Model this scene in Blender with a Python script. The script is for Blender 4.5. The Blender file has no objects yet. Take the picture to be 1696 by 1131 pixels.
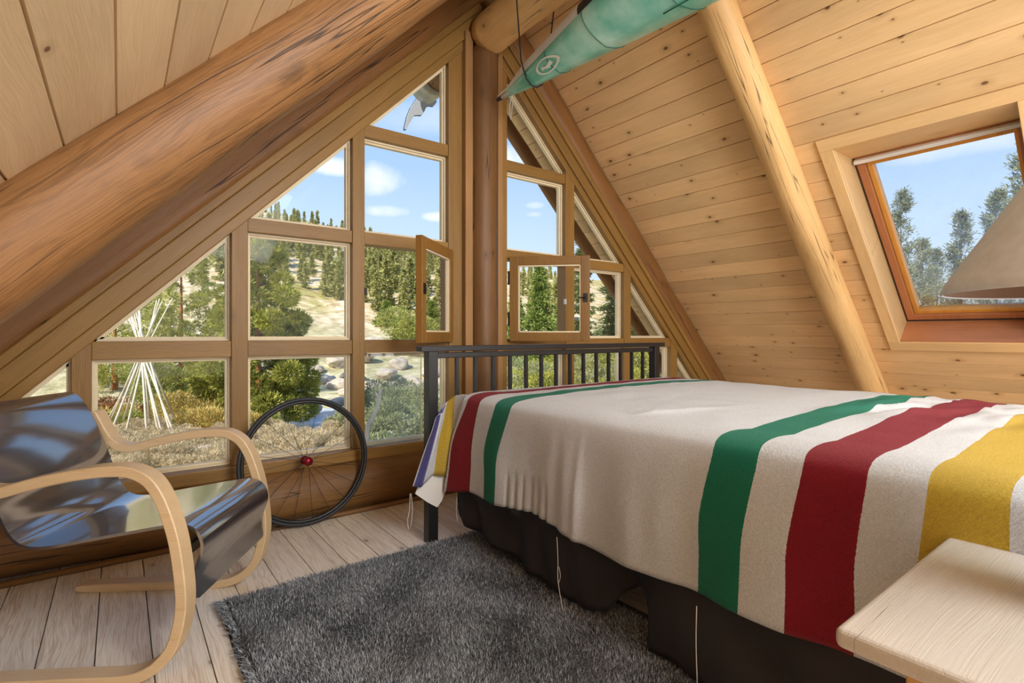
import bpy, bmesh, math, random
import numpy as np
from mathutils import Vector, Matrix, noise
R2 = math.sqrt(2.0)
sc = bpy.context.scene
COL = sc.collection

# ------------------------------------------------------------------ camera
cd = bpy.data.cameras.new('camera'); cam = bpy.data.objects.new('camera', cd); COL.objects.link(cam)
cam.location = (0, -2.97, 1.0); cam.rotation_euler = (math.radians(90), 0, math.radians(-37.1))
cd.sensor_width = 36; cd.lens = 36 * 860 / 1696; cd.shift_y = -11.5 / 1696
cd.clip_start = 0.02; cd.clip_end = 2000
sc.camera = cam
sc.view_settings.view_transform = 'Standard'; sc.view_settings.look = 'None'
sc.view_settings.exposure = 0.27; sc.view_settings.gamma = 1.0; sc.view_settings.use_curve_mapping = False
sc.cycles.max_bounces = 10; sc.cycles.transparent_max_bounces = 24; sc.cycles.diffuse_bounces = 5

# camera frame helpers: where a direction of the photograph meets a real surface
A = math.radians(37.1)
CAM = Vector((0, -2.97, 1.0)); FW = Vector((math.sin(A), math.cos(A), 0)); RT = Vector((math.cos(A), -math.sin(A), 0)); UP = Vector((0, 0, 1))
def ray(x, y): return FW + RT * ((x - 848) / 860) + UP * ((554 - y) / 860)
def at(x, d, z=0.0):
    p = CAM + (FW + RT * ((x - 848) / 860)) * d
    return Vector((p.x, p.y, z))
def onplane(x, y, n, p):
    d = ray(x, y); n = Vector(n); return CAM + d * (n.dot(Vector(p) - CAM) / n.dot(d))

# ------------------------------------------------------------------ world
W = bpy.data.worlds.new('world'); sc.world = W; W.use_nodes = True
def build_world():
    nt = W.node_tree; nt.nodes.clear(); N = nt.nodes.new; L = nt.links.new
    out = N('ShaderNodeOutputWorld'); bg = N('ShaderNodeBackground'); L(bg.outputs[0], out.inputs[0])
    tc = N('ShaderNodeTexCoord'); sep = N('ShaderNodeSeparateXYZ'); L(tc.outputs['Generated'], sep.inputs[0])
    cr = N('ShaderNodeValToRGB'); L(sep.outputs['Z'], cr.inputs[0])
    e = cr.color_ramp.elements
    e[0].position = 0.0; e[0].color = (0.66, 0.80, 0.93, 1)
    e[1].position = 0.75; e[1].color = (0.20, 0.38, 0.74, 1)
    for p, c in ((0.12, (0.56, 0.71, 0.88, 1)), (0.30, (0.36, 0.54, 0.83, 1)), (0.5, (0.28, 0.46, 0.79, 1))):
        q = e.new(p); q.color = c
    last = cr.outputs[0]
    no = N('ShaderNodeTexNoise'); no.inputs['Scale'].default_value = 9; no.inputs['Detail'].default_value = 6
    L(tc.outputs['Generated'], no.inputs['Vector'])
    # clouds: px, py, half width, half height in radians
    for px, py, rx, rz, k in ((632, 296, .050, .036, 1.0), (560, 275, .055, .018, .9), (645, 350, .045, .014, .8), (722, 359, .035, .010, .7),
                          (850, 262, .075, .030, 1.0), (887, 340, .022, .008, .5), (885, 355, .02, .006, .4), (700, 200, .10, .03, .25), (1600, 235, .14, .02, .45)):
        d = ray(px, py).normalized(); side = Vector((d.y, -d.x, 0)).normalized(); upv = side.cross(d)
        def dot(v):
            m = N('ShaderNodeVectorMath'); m.operation = 'DOT_PRODUCT'; L(tc.outputs['Generated'], m.inputs[0]); m.inputs[1].default_value = v; return m.outputs['Value']
        def ma(op, a, b):
            m = N('ShaderNodeMath'); m.operation = op
            for i, v in enumerate((a, b)):
                if isinstance(v, (int, float)): m.inputs[i].default_value = v
                else: L(v, m.inputs[i])
            return m.outputs[0]
        a = ma('DIVIDE', dot(side), rx); b = ma('DIVIDE', ma('SUBTRACT', dot(upv), 0.0), rz)
        r = ma('ADD', ma('MULTIPLY', a, a), ma('MULTIPLY', b, b))
        front = ma('GREATER_THAN', dot(d), 0.5)
        f = ma('ADD', ma('SUBTRACT', 1.0, r), ma('MULTIPLY', ma('SUBTRACT', no.outputs[0], 0.5), 3.4))
        mr = N('ShaderNodeMapRange'); L(f, mr.inputs[0]); mr.inputs[1].default_value = 0.0; mr.inputs[2].default_value = 1.1; mr.inputs[3].default_value = 0; mr.inputs[4].default_value = k
        near = ma('LESS_THAN', r, 3.2)
        fac = ma('MULTIPLY', ma('MULTIPLY', mr.outputs[0], front), near)
        mx = N('ShaderNodeMixRGB'); L(fac, mx.inputs[0]); L(last, mx.inputs[1]); mx.inputs[2].default_value = (0.95, 0.96, 1.0, 1); last = mx.outputs[0]
    L(last, bg.inputs[0]); bg.inputs[1].default_value = 1.08
build_world()
def light(name, kind, energy, loc, target=None, color=(1, 1, 1), size=1, size_y=None, angle=None):
    l = bpy.data.lights.new(name, kind); l.energy = energy; l.color = color
    o = bpy.data.objects.new(name, l); COL.objects.link(o); o.location = loc
    if target is not None: o.rotation_euler = (Vector(target) - Vector(loc)).to_track_quat('-Z', 'Y').to_euler()
    if kind == 'AREA':
        l.shape = 'RECTANGLE'; l.size = size; l.size_y = size_y or size
    if angle is not None: l.angle = angle
    return o
# the sun stands high on the left of the cabin
light('sun', 'SUN', 5.6, (0, 0, 30), Vector((0, 0, 30)) - Vector((-.72, -.26, .62)), (1.0, .93, .82), angle=math.radians(0.6))
# area lights added out of view behind the camera to brighten the room
light('rear_fill_light', 'AREA', 150, (1.98, -5.6, 1.6), (2.1, 0, 1.3), (.88, .94, 1.0), 3.8, 2.4)
light('overhead_fill_light', 'AREA', 92, (1.15, -4.1, 2.4), (2.3, -1.7, 0.7), (.88, .94, 1.0), 1.3, 1.0)

# ------------------------------------------------------------------ nodes
class G:
    def __init__(s, name):
        s.m = bpy.data.materials.new(name); s.m.use_nodes = True; s.nt = s.m.node_tree
        s.b = s.nt.nodes['Principled BSDF']; s.out = s.nt.nodes['Material Output']
    def n(s, t, **k):
        x = s.nt.nodes.new(t)
        for a, v in k.items(): setattr(x, a, v)
        return x
    def l(s, a, b): s.nt.links.new(a, b)
    def put(s, inp, v):
        if isinstance(v, bpy.types.NodeSocket): s.l(v, inp)
        elif v is not None: inp.default_value = v
    def ma(s, op, a, b=None, c=None, clamp=False):
        m = s.n('ShaderNodeMath', operation=op); m.use_clamp = clamp
        for i, v in enumerate((a, b, c)): s.put(m.inputs[i], v)
        return m.outputs[0]
    def sep(s, v):
        x = s.n('ShaderNodeSeparateXYZ'); s.l(v, x.inputs[0]); return x.outputs
    def comb(s, x, y, z):
        c = s.n('ShaderNodeCombineXYZ')
        for i, v in enumerate((x, y, z)): s.put(c.inputs[i], v)
        return c.outputs[0]
    def noise(s, v, scale, detail=3, rough=.5, dist=0):
        x = s.n('ShaderNodeTexNoise'); s.l(v, x.inputs['Vector']); x.inputs['Scale'].default_value = scale
        x.inputs['Detail'].default_value = detail; x.inputs['Roughness'].default_value = rough; x.inputs['Distortion'].default_value = dist
        return x.outputs[0]
    def ramp(s, f, els, interp='LINEAR'):
        r = s.n('ShaderNodeValToRGB'); s.put(r.inputs[0], f); r.color_ramp.interpolation = interp
        e = r.color_ramp.elements
        while len(e) < len(els): e.new(.5)
        for q, (p, c) in zip(e, els):
            q.position = p; q.color = (c[0], c[1], c[2], 1) if not isinstance(c, (int, float)) else (c, c, c, 1)
        return r.outputs[0]
    def mix(s, f, a, b, mode='MIX'):
        m = s.n('ShaderNodeMixRGB', blend_type=mode); s.put(m.inputs[0], f)
        for i, v in ((1, a), (2, b)):
            if isinstance(v, tuple): m.inputs[i].default_value = (*v, 1)
            else: s.put(m.inputs[i], v)
        return m.outputs[0]
    def bump(s, h, strength=.3, dist=.01):
        b = s.n('ShaderNodeBump'); s.l(h, b.inputs['Height']); b.inputs['Strength'].default_value = strength; b.inputs['Distance'].default_value = dist
        s.l(b.outputs[0], s.b.inputs['Normal'])
    def maprange(s, v, a, b, c=0, d=1):
        m = s.n('ShaderNodeMapRange'); s.put(m.inputs[0], v)
        for i, q in zip((1, 2, 3, 4), (a, b, c, d)): m.inputs[i].default_value = q
        return m.outputs[0]
def lin(h):
    c = [int(h[i:i + 2], 16) / 255 for i in (0, 2, 4)]
    return tuple(x / 12.92 if x <= .04045 else ((x + .055) / 1.055) ** 2.4 for x in c)

def wood(name, light_c, dark_c, axis='X', board=None, off=0.0, rough=.45, knots=1.0, cracks=0.0, grain=1.0, vary=.25, knot_c=None, gscale=1.0, boardaxis='Y', spec=.35, whitewash=0.0, stain=0.0):
    g = G(name); tc = g.n('ShaderNodeTexCoord'); o = g.sep(tc.outputs['Object'])
    order = {'X': (0, 1, 2), 'Y': (1, 0, 2), 'Z': (2, 0, 1)}[axis]
    x, y, z = (o[i] for i in order)
    rnd = None
    if board:
        idf = g.ma('FLOOR', g.ma('DIVIDE', g.ma('SUBTRACT', y, off), board))
        wn = g.n('ShaderNodeTexWhiteNoise', noise_dimensions='1D'); g.l(idf, wn.inputs['W']); rnd = wn.outputs['Value']
    else:
        oi = g.n('ShaderNodeObjectInfo'); rnd = oi.outputs['Random']
    sh = g.ma('MULTIPLY', rnd, 37.0)
    x2 = g.ma('ADD', x, sh); y2 = g.ma('ADD', y, g.ma('MULTIPLY', rnd, 11.0))
    wob = g.noise(g.comb(g.ma('MULTIPLY', x2, 1.3), g.ma('MULTIPLY', y2, 5), z), 1.0, 2)
    yy = g.ma('ADD', y2, g.ma('MULTIPLY', g.ma('SUBTRACT', wob, .5), .10))
    gv = g.comb(g.ma('MULTIPLY', x2, .9), g.ma('MULTIPLY', yy, 20 * gscale), g.ma('MULTIPLY', z, 20 * gscale))
    fine = g.noise(g.comb(g.ma('MULTIPLY', x2, 3), g.ma('MULTIPLY', yy, 130 * gscale), g.ma('MULTIPLY', z, 130 * gscale)), 1.0, 2)
    gn = g.noise(gv, 1.0, 4, .6)
    rings = g.ma('SINE', g.ma('MULTIPLY', gn, 75.0)); rings = g.maprange(rings, -1, 1)
    fac = g.ma('ADD', g.ma('MULTIPLY', gn, .62), g.ma('ADD', g.ma('MULTIPLY', rings, .16 * grain), g.ma('MULTIPLY', fine, .22 * grain)))
    mid = tuple(math.sqrt(a * b) for a, b in zip(light_c, dark_c))
    col = g.ramp(fac, ((.30, light_c), (.60, tuple(.6 * a + .4 * b for a, b in zip(light_c, mid))), (.88, dark_c)))
    br = g.ma('ADD', 1 - vary / 2, g.ma('MULTIPLY', rnd, vary))
    big = g.noise(g.comb(g.ma('MULTIPLY', x2, 1.0), g.ma('MULTIPLY', y2, 3.0), z), 1.3, 3)
    br = g.ma('MULTIPLY', br, g.maprange(big, .25, .75, .84, 1.14))
    hs = g.n('ShaderNodeHueSaturation'); g.l(col, hs.inputs['Color']); g.l(br, hs.inputs['Value']); col = hs.outputs[0]
    kc = knot_c or tuple(c * .22 for c in dark_c)
    if knots > 0:
        vo = g.n('ShaderNodeTexVoronoi', feature='F1'); vo.voronoi_dimensions = '2D' if board else '3D'; g.l(g.comb(g.ma('MULTIPLY', x2, 5.5), g.ma('MULTIPLY', y2, 9.0), g.ma('MULTIPLY', z, 9.0)), vo.inputs['Vector']); vo.inputs['Scale'].default_value = 1.0
        sepc = g.sep(vo.outputs['Color'])
        pick = g.ma('GREATER_THAN', sepc[0], 1 - (.42 if board else .55) * knots)
        size = g.ma('MULTIPLY', g.ma('POWER', sepc[1], 2.0), .10 if board else .12); size = g.ma('ADD', size, .025 if board else .04)
        kk = g.ma('SUBTRACT', 1.0, g.ma('DIVIDE', vo.outputs['Distance'], size), clamp=True)
        halo = g.ma('SUBTRACT', 1.0, g.ma('DIVIDE', vo.outputs['Distance'], g.ma('MULTIPLY', size, 3.2)), clamp=True)
        col = g.mix(g.ma('MULTIPLY', g.ma('MULTIPLY', halo, pick), .45), col, tuple(c * .7 for c in dark_c))
        col = g.mix(g.ma('MULTIPLY', g.ma('MULTIPLY', g.ma('MULTIPLY', kk, 2.2, clamp=True), pick), .85), col, kc)
    hgt = fac
    if stain > 0:
        sn = g.noise(g.comb(g.ma('MULTIPLY', x2, 1.6), g.ma('MULTIPLY', y2, 4.5), z), 1.0, 5, .7)
        col = g.mix(g.ma('MULTIPLY', g.maprange(sn, .60, .70), stain), col, tuple(c * .35 for c in dark_c))
    if cracks > 0:
        yc = g.ma('ADD', y2, g.ma('MULTIPLY', g.ma('SUBTRACT', wob, .5), .03)); cn = g.noise(g.comb(g.ma('MULTIPLY', x2, .30), g.ma('MULTIPLY', yc, 13), g.ma('MULTIPLY', z, 13)), 1.0, 3, .45)
        ck = g.ma('SUBTRACT', 1.0, g.ma('MULTIPLY', g.ma('ABSOLUTE', g.ma('SUBTRACT', cn, .5)), 110), clamp=True)
        gate = g.maprange(g.noise(g.comb(g.ma('MULTIPLY', x2, 1.0), g.ma('MULTIPLY', y2, 5), g.ma('MULTIPLY', z, 5)), 1.7, 3), .53 - .10 * cracks, .58 - .10 * cracks)
        ck = g.ma('MULTIPLY', ck, gate)
        col = g.mix(g.ma('MULTIPLY', ck, .9), col, tuple(c * .12 for c in dark_c))
        hgt = g.ma('SUBTRACT', fac, g.ma('MULTIPLY', ck, 1.5))
    if whitewash > 0: col = g.mix(whitewash, col, (.80, .74, .66))
    g.l(col, g.b.inputs['Base Color']); g.b.inputs['Roughness'].default_value = rough
    g.b.inputs['Specular IOR Level'].default_value = spec
    g.bump(hgt, .25, .006)
    return g.m
def plain(name, c, rough=.5, metal=0.0, spec=.5, coat=0.0, nscale=0, namp=.2, bump=0, bscale=200):
    g = G(name)
    if nscale:
        tc = g.n('ShaderNodeTexCoord'); f = g.noise(tc.outputs['Object'], nscale, 4)
        col = g.ramp(f, ((.3, tuple(v * (1 - namp) for v in c)), (.7, tuple(min(1, v * (1 + namp)) for v in c)))); g.l(col, g.b.inputs['Base Color'])
    else: g.b.inputs['Base Color'].default_value = (*c, 1)
    g.b.inputs['Roughness'].default_value = rough; g.b.inputs['Metallic'].default_value = metal
    g.b.inputs['Specular IOR Level'].default_value = spec; g.b.inputs['Coat Weight'].default_value = coat; g.b.inputs['Coat Roughness'].default_value = .06
    if bump:
        tc = g.n('ShaderNodeTexCoord'); g.bump(g.noise(tc.outputs['Object'], bscale, 3), bump, .004)
    return g.m
def glass(name, tint=(1, 1, 1), dirt=0.0, ref=1.0):
    g = G(name); t = g.n('ShaderNodeBsdfTransparent'); t.inputs[0].default_value = (*tint, 1)
    gl = g.n('ShaderNodeBsdfGlossy'); gl.inputs['Roughness'].default_value = .01
    fr = g.n('ShaderNodeFresnel'); fr.inputs[0].default_value = 1.45
    m = g.n('ShaderNodeMixShader'); g.l(g.ma('MULTIPLY', fr.outputs[0], .8 * ref), m.inputs[0]); g.l(t.outputs[0], m.inputs[1]); g.l(gl.outputs[0], m.inputs[2])
    last = m.outputs[0]
    if dirt > 0:
        df = g.n('ShaderNodeBsdfTranslucent'); df.inputs[0].default_value = (.9, .9, .95, 1)
        tc = g.n('ShaderNodeTexCoord'); f = g.noise(tc.outputs['Object'], 2.5, 5, .65)
        m2 = g.n('ShaderNodeMixShader'); g.l(g.ma('MULTIPLY', g.maprange(f, .35, .75), dirt), m2.inputs[0]); g.l(last, m2.inputs[1]); g.l(df.outputs[0], m2.inputs[2]); last = m2.outputs[0]
    g.l(last, g.out.inputs[0]); return g.m
def foliage_mat(name, cols, rough=.7, trans=.25):
    g = G(name); ge = g.n('ShaderNodeNewGeometry'); col = g.ramp(ge.outputs['Random Per Island'], [(i / max(1, len(cols) - 1), c) for i, c in enumerate(cols)])
    tc = g.n('ShaderNodeTexCoord'); f = g.noise(tc.outputs['Object'], .9, 3)
    hs = g.n('ShaderNodeHueSaturation'); g.l(col, hs.inputs['Color']); g.l(g.maprange(f, .3, .7, .75, 1.25), hs.inputs['Value']); col = hs.outputs[0]
    g.l(col, g.b.inputs['Base Color']); g.b.inputs['Roughness'].default_value = rough; g.b.inputs['Specular IOR Level'].default_value = .2
    tr = g.n('ShaderNodeBsdfTranslucent'); g.l(col, tr.inputs[0]); m = g.n('ShaderNodeMixShader'); m.inputs[0].default_value = trans
    g.l(g.b.outputs[0], m.inputs[1]); g.l(tr.outputs[0], m.inputs[2]); g.l(m.outputs[0], g.out.inputs[0]); return g.m

# ------------------------------------------------------------------ materials
M = {}
BW = .1386
M['ceil_r'] = wood('honey_ceiling_boards', lin('e2be8c'), lin('b3824a'), 'X', BW, .1244, rough=.42, knots=1.0, vary=.20, grain=.8, knot_c=lin('5c3414'))
M['ceil_l'] = wood('pale_ceiling_boards', lin('dac09a'), lin('a88256'), 'X', BW, .0355, rough=.42, knots=.6, vary=.16, grain=.7, knot_c=lin('5c3414'))
M['floor'] = wood('scrubbed_pine_floor', lin('f0e4d2'), lin('b08c68'), 'Y', .1425, -.06, rough=.36, knots=.35, vary=.14, grain=1.6, gscale=1.4, whitewash=.22, knot_c=lin('5c3a20'), stain=.25)
M['log_dark'] = wood('red_brown_log', lin('94693f'), lin('50321a'), 'X', None, rough=.5, knots=.5, cracks=2.6, vary=.05, stain=.6, grain=1.2, gscale=.8)
M['log_gable'] = wood('gable_log', lin('875c30'), lin('55351a'), 'X', None, rough=.5, knots=.4, cracks=.8, vary=.1)
M['log_pale'] = wood('pale_peeled_log', lin('e2b97e'), lin('b5844a'), 'X', None, rough=.45, knots=.6, cracks=.8, vary=.1, stain=.12)
M['log_wall'] = wood('wall_log', lin('80592f'), lin('483013'), 'X', None, rough=.55, knots=.5, cracks=.7, vary=.1, stain=.3)
for ax in 'XZY': M['frame' + ax] = wood('window_frame_wood_' + ax, lin('906b36'), lin('64461e'), ax, None, rough=.45, knots=.12, vary=.12, gscale=1.4)
M['casement'] = wood('casement_wood', lin('87602c'), lin('613c14'), 'Z', None, rough=.42, knots=0, vary=.08, gscale=1.4)
M['stop'] = wood('pale_glazing_stop', lin('e0cfae'), lin('c2a87c'), 'X', None, rough=.6, knots=0, vary=.1)
M['post'] = wood('post_log', lin('785430'), lin('462c16'), 'X', None, rough=.5, knots=.7, cracks=.5, vary=.05)
M['strip'] = wood('post_trim', lin('a0774a'), lin('765028'), 'Z', None, rough=.5, knots=.2, vary=.1)
M['sky_trim'] = wood('skylight_trim_wood', lin('e6c08a'), lin('c89a5e'), 'X', None, rough=.4, knots=.35, vary=.06, knot_c=lin('7a4a22'))
M['sky_sill'] = wood('skylight_sill_wood', lin('b5774e'), lin('834a28'), 'X', None, rough=.35, knots=0, vary=.05)
M['sash'] = wood('skylight_sash_wood', lin('d79a45'), lin('a9651f'), 'X', None, rough=.35, knots=0, vary=.05)
M['birch'] = wood('birch_ply_edge', lin('d2b48c'), lin('b4905f'), 'X', None, rough=.35, knots=0, vary=.04, gscale=2.5, spec=.5)
M['night'] = wood('pale_nightstand_wood', lin('b8ada0'), lin('938370'), 'X', None, rough=.4, knots=0, vary=.05, cracks=.3, grain=.5, gscale=1.5)
M['night_side'] = wood('nightstand_side_wood', lin('c89a5c'), lin('a57338'), 'X', None, rough=.4, knots=0, vary=.05)
M['pole'] = plain('tipi_pole_wood', lin('d9ccb2'), .8, nscale=3)
M['black'] = plain('black_metal', (.018, .017, .017), .38, .3, .5)
M['lacquer'] = plain('black_lacquered_plywood', (.030, .031, .038), .24, 0, .8, coat=1.0)
M['lacquer'].node_tree.nodes['Principled BSDF'].inputs['Coat IOR'].default_value = 3.2
M['lacquer'].node_tree.nodes['Principled BSDF'].inputs['Coat Roughness'].default_value = .09
M['rubber'] = plain('black_rubber', (.02, .02, .02), .6)
M['hub'] = plain('red_hub', lin('8a1f2c'), .3, .7)
M['spoke'] = plain('dark_steel', (.05, .05, .055), .35, .8)
M['hinge'] = plain('black_iron', (.02, .018, .016), .5, .6)
M['white_alu'] = plain('white_painted_metal', lin('d8d5d0'), .4)
M['grey_gasket'] = plain('brown_grey_gasket', lin('4a3a34'), .6)
M['galv'] = plain('galvanized_sleeve', lin('b5b2a6'), .45, .35, nscale=14, namp=.25)
M['plate'] = plain('painted_plate', lin('d3deea'), .5)
M['plate_edge'] = plain('dark_plate_edge', lin('33424f'), .5)
M['glass'] = glass('window_glass', ref=.12); M['glass_dirt'] = glass('smudged_skylight_glass', dirt=.10, ref=.5); M['glass_grey'] = glass('acrylic', (.93, .95, .96), dirt=.10)
M['skirt'] = plain('black_cotton_skirt', lin('2b2829'), .75, 0, .35, nscale=6, namp=.3)
M['mattress'] = plain('mattress_ticking', lin('dcd8d0'), .9)
M['shade'] = plain('linen_lamp_shade', lin('cfd2dc'), .9, 0, .1, nscale=60, namp=.06, bump=.2, bscale=400)
M['shade_in'] = plain('shade_lining', lin('6b503c'), .9)
M['lamp_base'] = plain('ceramic_lamp_base', lin('6b5a4a'), .3)
M['thread'] = plain('white_wool_thread', lin('ddd6cc'), .9)
M['antler'] = plain('weathered_antler', lin('dad8d2'), .7, nscale=20)
M['rope'] = plain('black_cord', (.012, .011, .012), .8)

# ------------------------------------------------------------------ mesh helpers
def tagit(o, label=None, cat=None, group=None, kind=None):
    if label: o['label'] = label
    if cat: o['category'] = cat
    if group: o['group'] = group
    if kind: o['kind'] = kind
    return o
WM = {}
def empty(name, loc=(0, 0, 0), label=None, cat=None, group=None, kind=None, parent=None):
    o = bpy.data.objects.new(name, None); COL.objects.link(o); o.location = loc; o.empty_display_size = .1
    WM[o.name] = Matrix.Translation(Vector(loc))
    if parent: o.parent = parent; o.matrix_local = WM[parent.name].inverted() @ WM[o.name]
    return tagit(o, label, cat, group, kind)
def link(name, me, mat, parent=None, smooth=False, mw=None, bevel=0, loc=None):
    o = bpy.data.objects.new(name, me); COL.objects.link(o)
    if mat and not me.materials:
        for m in (mat if isinstance(mat, (list, tuple)) else [mat]): me.materials.append(m)
    if smooth: me.polygons.foreach_set('use_smooth', [True] * len(me.polygons))
    mw = mw or Matrix.Identity(4); WM[o.name] = mw
    if parent:
        o.parent = parent; o.matrix_local = WM[parent.name].inverted() @ mw
    else: o.matrix_world = mw
    if bevel:
        b = o.modifiers.new('bevel', 'BEVEL'); b.width = bevel; b.segments = 2; b.limit_method = 'ANGLE'; b.angle_limit = .6
    return o
def mesh(verts, faces, name='m'):
    me = bpy.data.meshes.new(name); me.from_pydata([tuple(v) for v in verts], [], faces); me.update(); return me
class MB:
    def __init__(s): s.v = []; s.f = []; s.mi = []
    def add(s, vs, fs, mi=0):
        o = len(s.v); s.v += [tuple(v) for v in vs]; s.f += [tuple(i + o for i in f) for f in fs]; s.mi += [mi] * len(fs); return s
    def box(s, x0, x1, y0, y1, z0, z1, mi=0):
        vs = [(x, y, z) for z in (z0, z1) for y in (y0, y1) for x in (x0, x1)]
        return s.add(vs, [(0, 2, 3, 1), (4, 5, 7, 6), (0, 1, 5, 4), (2, 6, 7, 3), (0, 4, 6, 2), (1, 3, 7, 5)], mi)
    def prism(s, poly, f, d, mi=0):     # poly of 2-D points, f(p) -> Vector, d = extrusion vector
        n = len(poly); a = [Vector(f(p)) for p in poly]; b = [v + Vector(d) for v in a]
        return s.add(a + b, [tuple(range(n - 1, -1, -1)), tuple(range(n, 2 * n))] + [(i, (i + 1) % n, n + (i + 1) % n, n + i) for i in range(n)], mi)
    def tube(s, pts, r, n=8, caps=True, mi=0, up=None):
        pts = [Vector(p) for p in pts]; rs = r if isinstance(r, (list, tuple)) else [r] * len(pts); vs = []; fs = []
        t0 = (pts[1] - pts[0]).normalized(); ref = Vector(up) if up else (Vector((0, 0, 1)) if abs(t0.z) < .9 else Vector((1, 0, 0)))
        a = t0.cross(ref).normalized()
        for i, p in enumerate(pts):
            t = (pts[min(i + 1, len(pts) - 1)] - pts[max(i - 1, 0)]).normalized()
            a = (a - t * a.dot(t)).normalized(); b = t.cross(a)
            for k in range(n):
                th = 2 * math.pi * k / n; vs.append(p + (a * math.cos(th) + b * math.sin(th)) * rs[i])
        for i in range(len(pts) - 1):
            for k in range(n): fs.append((i * n + k, i * n + (k + 1) % n, (i + 1) * n + (k + 1) % n, (i + 1) * n + k))
        if caps: fs += [tuple(range(n - 1, -1, -1)), tuple((len(pts) - 1) * n + k for k in range(n))]
        return s.add(vs, fs, mi)
    def build(s, name, mat, parent=None, smooth=False, mw=None, bevel=0):
        me = mesh(s.v, s.f, name)
        if mw is not None: me.transform(mw.inverted())
        bm = bmesh.new(); bm.from_mesh(me); bmesh.ops.recalc_face_normals(bm, faces=bm.faces); bm.to_mesh(me); bm.free()
        o = link(name, me, mat, parent, smooth, mw, bevel)
        if max(s.mi or [0]) > 0: me.polygons.foreach_set('material_index', s.mi)
        return o
def frame_mat(loc, ex, ey=None):
    ex = Vector(ex).normalized(); ey = Vector(ey) if ey else (Vector((0, 0, 1)) if abs(ex.z) < .9 else Vector((0, 1, 0)))
    ez = ex.cross(ey).normalized(); ey = ez.cross(ex).normalized()
    m = Matrix((ex, ey, ez)).transposed().to_4x4(); m.translation = Vector(loc); return m
def log(name, p0, p1, r, mat, parent=None, seed=0, wob=.01, n=28, taper=0, sq=0, bend=0):
    p0 = Vector(p0); p1 = Vector(p1); L = (p1 - p0).length; mw = frame_mat(p0, p1 - p0)
    segs = max(12, int(L / .06)); vs = []; fs = []
    for i in range(segs + 1):
        x = L * i / segs; rr = r * (1 + taper * (i / segs - .5))
        c = noise.noise_vector(Vector((x * .8 + seed * 9, seed, 0))) * wob * 1.3
        e = 1.0
        if i == 0 or i == segs: e = .965
        for k in range(n):
            th = 2 * math.pi * k / n
            q = rr * e * ((abs(math.cos(th)) ** sq + abs(math.sin(th)) ** sq) ** (-1 / sq) if sq else 1) * (1 + noise.noise(Vector((x * 1.6 + seed * 5, math.cos(th) * 1.1, math.sin(th) * 1.1 + seed))) * .10 + noise.noise(Vector((x * 7, math.cos(th) * 3 + seed, math.sin(th) * 3))) * .018)
            vs.append((x if 0 < i < segs else (x + (.0 if i else 0)), q * math.cos(th) + c.y + bend * math.sin(math.pi * i / segs), q * math.sin(th) + c.z))
    for i in range(segs):
        for k in range(n): fs.append((i * n + k, i * n + (k + 1) % n, (i + 1) * n + (k + 1) % n, (i + 1) * n + k))
    fs += [tuple(range(n - 1, -1, -1)), tuple(segs * n + k for k in range(n))]
    o = link(name, mesh(vs, fs, name), mat, parent, True, mw)
    return o
def copy_tree(o, parent=None):
    c = o.copy(); COL.objects.link(c)
    if parent: c.parent = parent
    for ch in list(o.children): copy_tree(ch, c)
    return c
def catmull(pts, n=6, closed=False):
    pts = [Vector(p) for p in pts]; out = []
    N = len(pts); rng = range(N if closed else N - 1)
    for i in rng:
        g = (lambda k: pts[k % N]) if closed else (lambda k: pts[min(max(k, 0), N - 1)])
        p0, p1, p2, p3 = g(i - 1), g(i), g(i + 1), g(i + 2)
        for j in range(n):
            t = j / n
            out.append(.5 * ((2 * p1) + (p2 - p0) * t + (2 * p0 - 5 * p1 + 4 * p2 - p3) * t * t + (3 * p1 - p0 - 3 * p2 + p3) * t ** 3))
    if not closed: out.append(pts[-1])
    return out

AX = 1.98; RZ = 3.526            # ridge
YB = -5.7; YO = .62              # rear wall, outer end of the roof
def RP(p, y, off=0):             # point on right roof slope: p down from the ridge, off outwards
    return Vector((AX + p / R2 + off / R2, y, RZ - p / R2 + off / R2))
def LP(p, y, off=0): return Vector((AX - p / R2 - off / R2, y, RZ - p / R2 + off / R2))
# ================================================================== ROOM
# floor: boards along Y with open joints
b = MB()
X0, X1, FW_ = -2.2, 5.6, .1425
k0 = math.floor((X0 + .06) / FW_)
x = -.06 + k0 * FW_
b.box(X0 - .2, X1 + .2, YB - .1, .2, -.12, -.022)
while x < X1:
    b.add([(x + .0018, YB, 0), (x + FW_ - .0018, YB, 0), (x + FW_ - .0018, .12, 0), (x + .0018, .12, 0), (x + .0018, YB, -.02), (x + FW_ - .0018, YB, -.02), (x + FW_ - .0018, .12, -.02), (x + .0018, .12, -.02)],
          [(0, 1, 2, 3), (0, 3, 7, 4), (1, 5, 6, 2), (0, 4, 5, 1), (3, 2, 6, 7)])
    x += FW_
tagit(b.build('floor', M['floor']), kind='structure')
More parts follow.
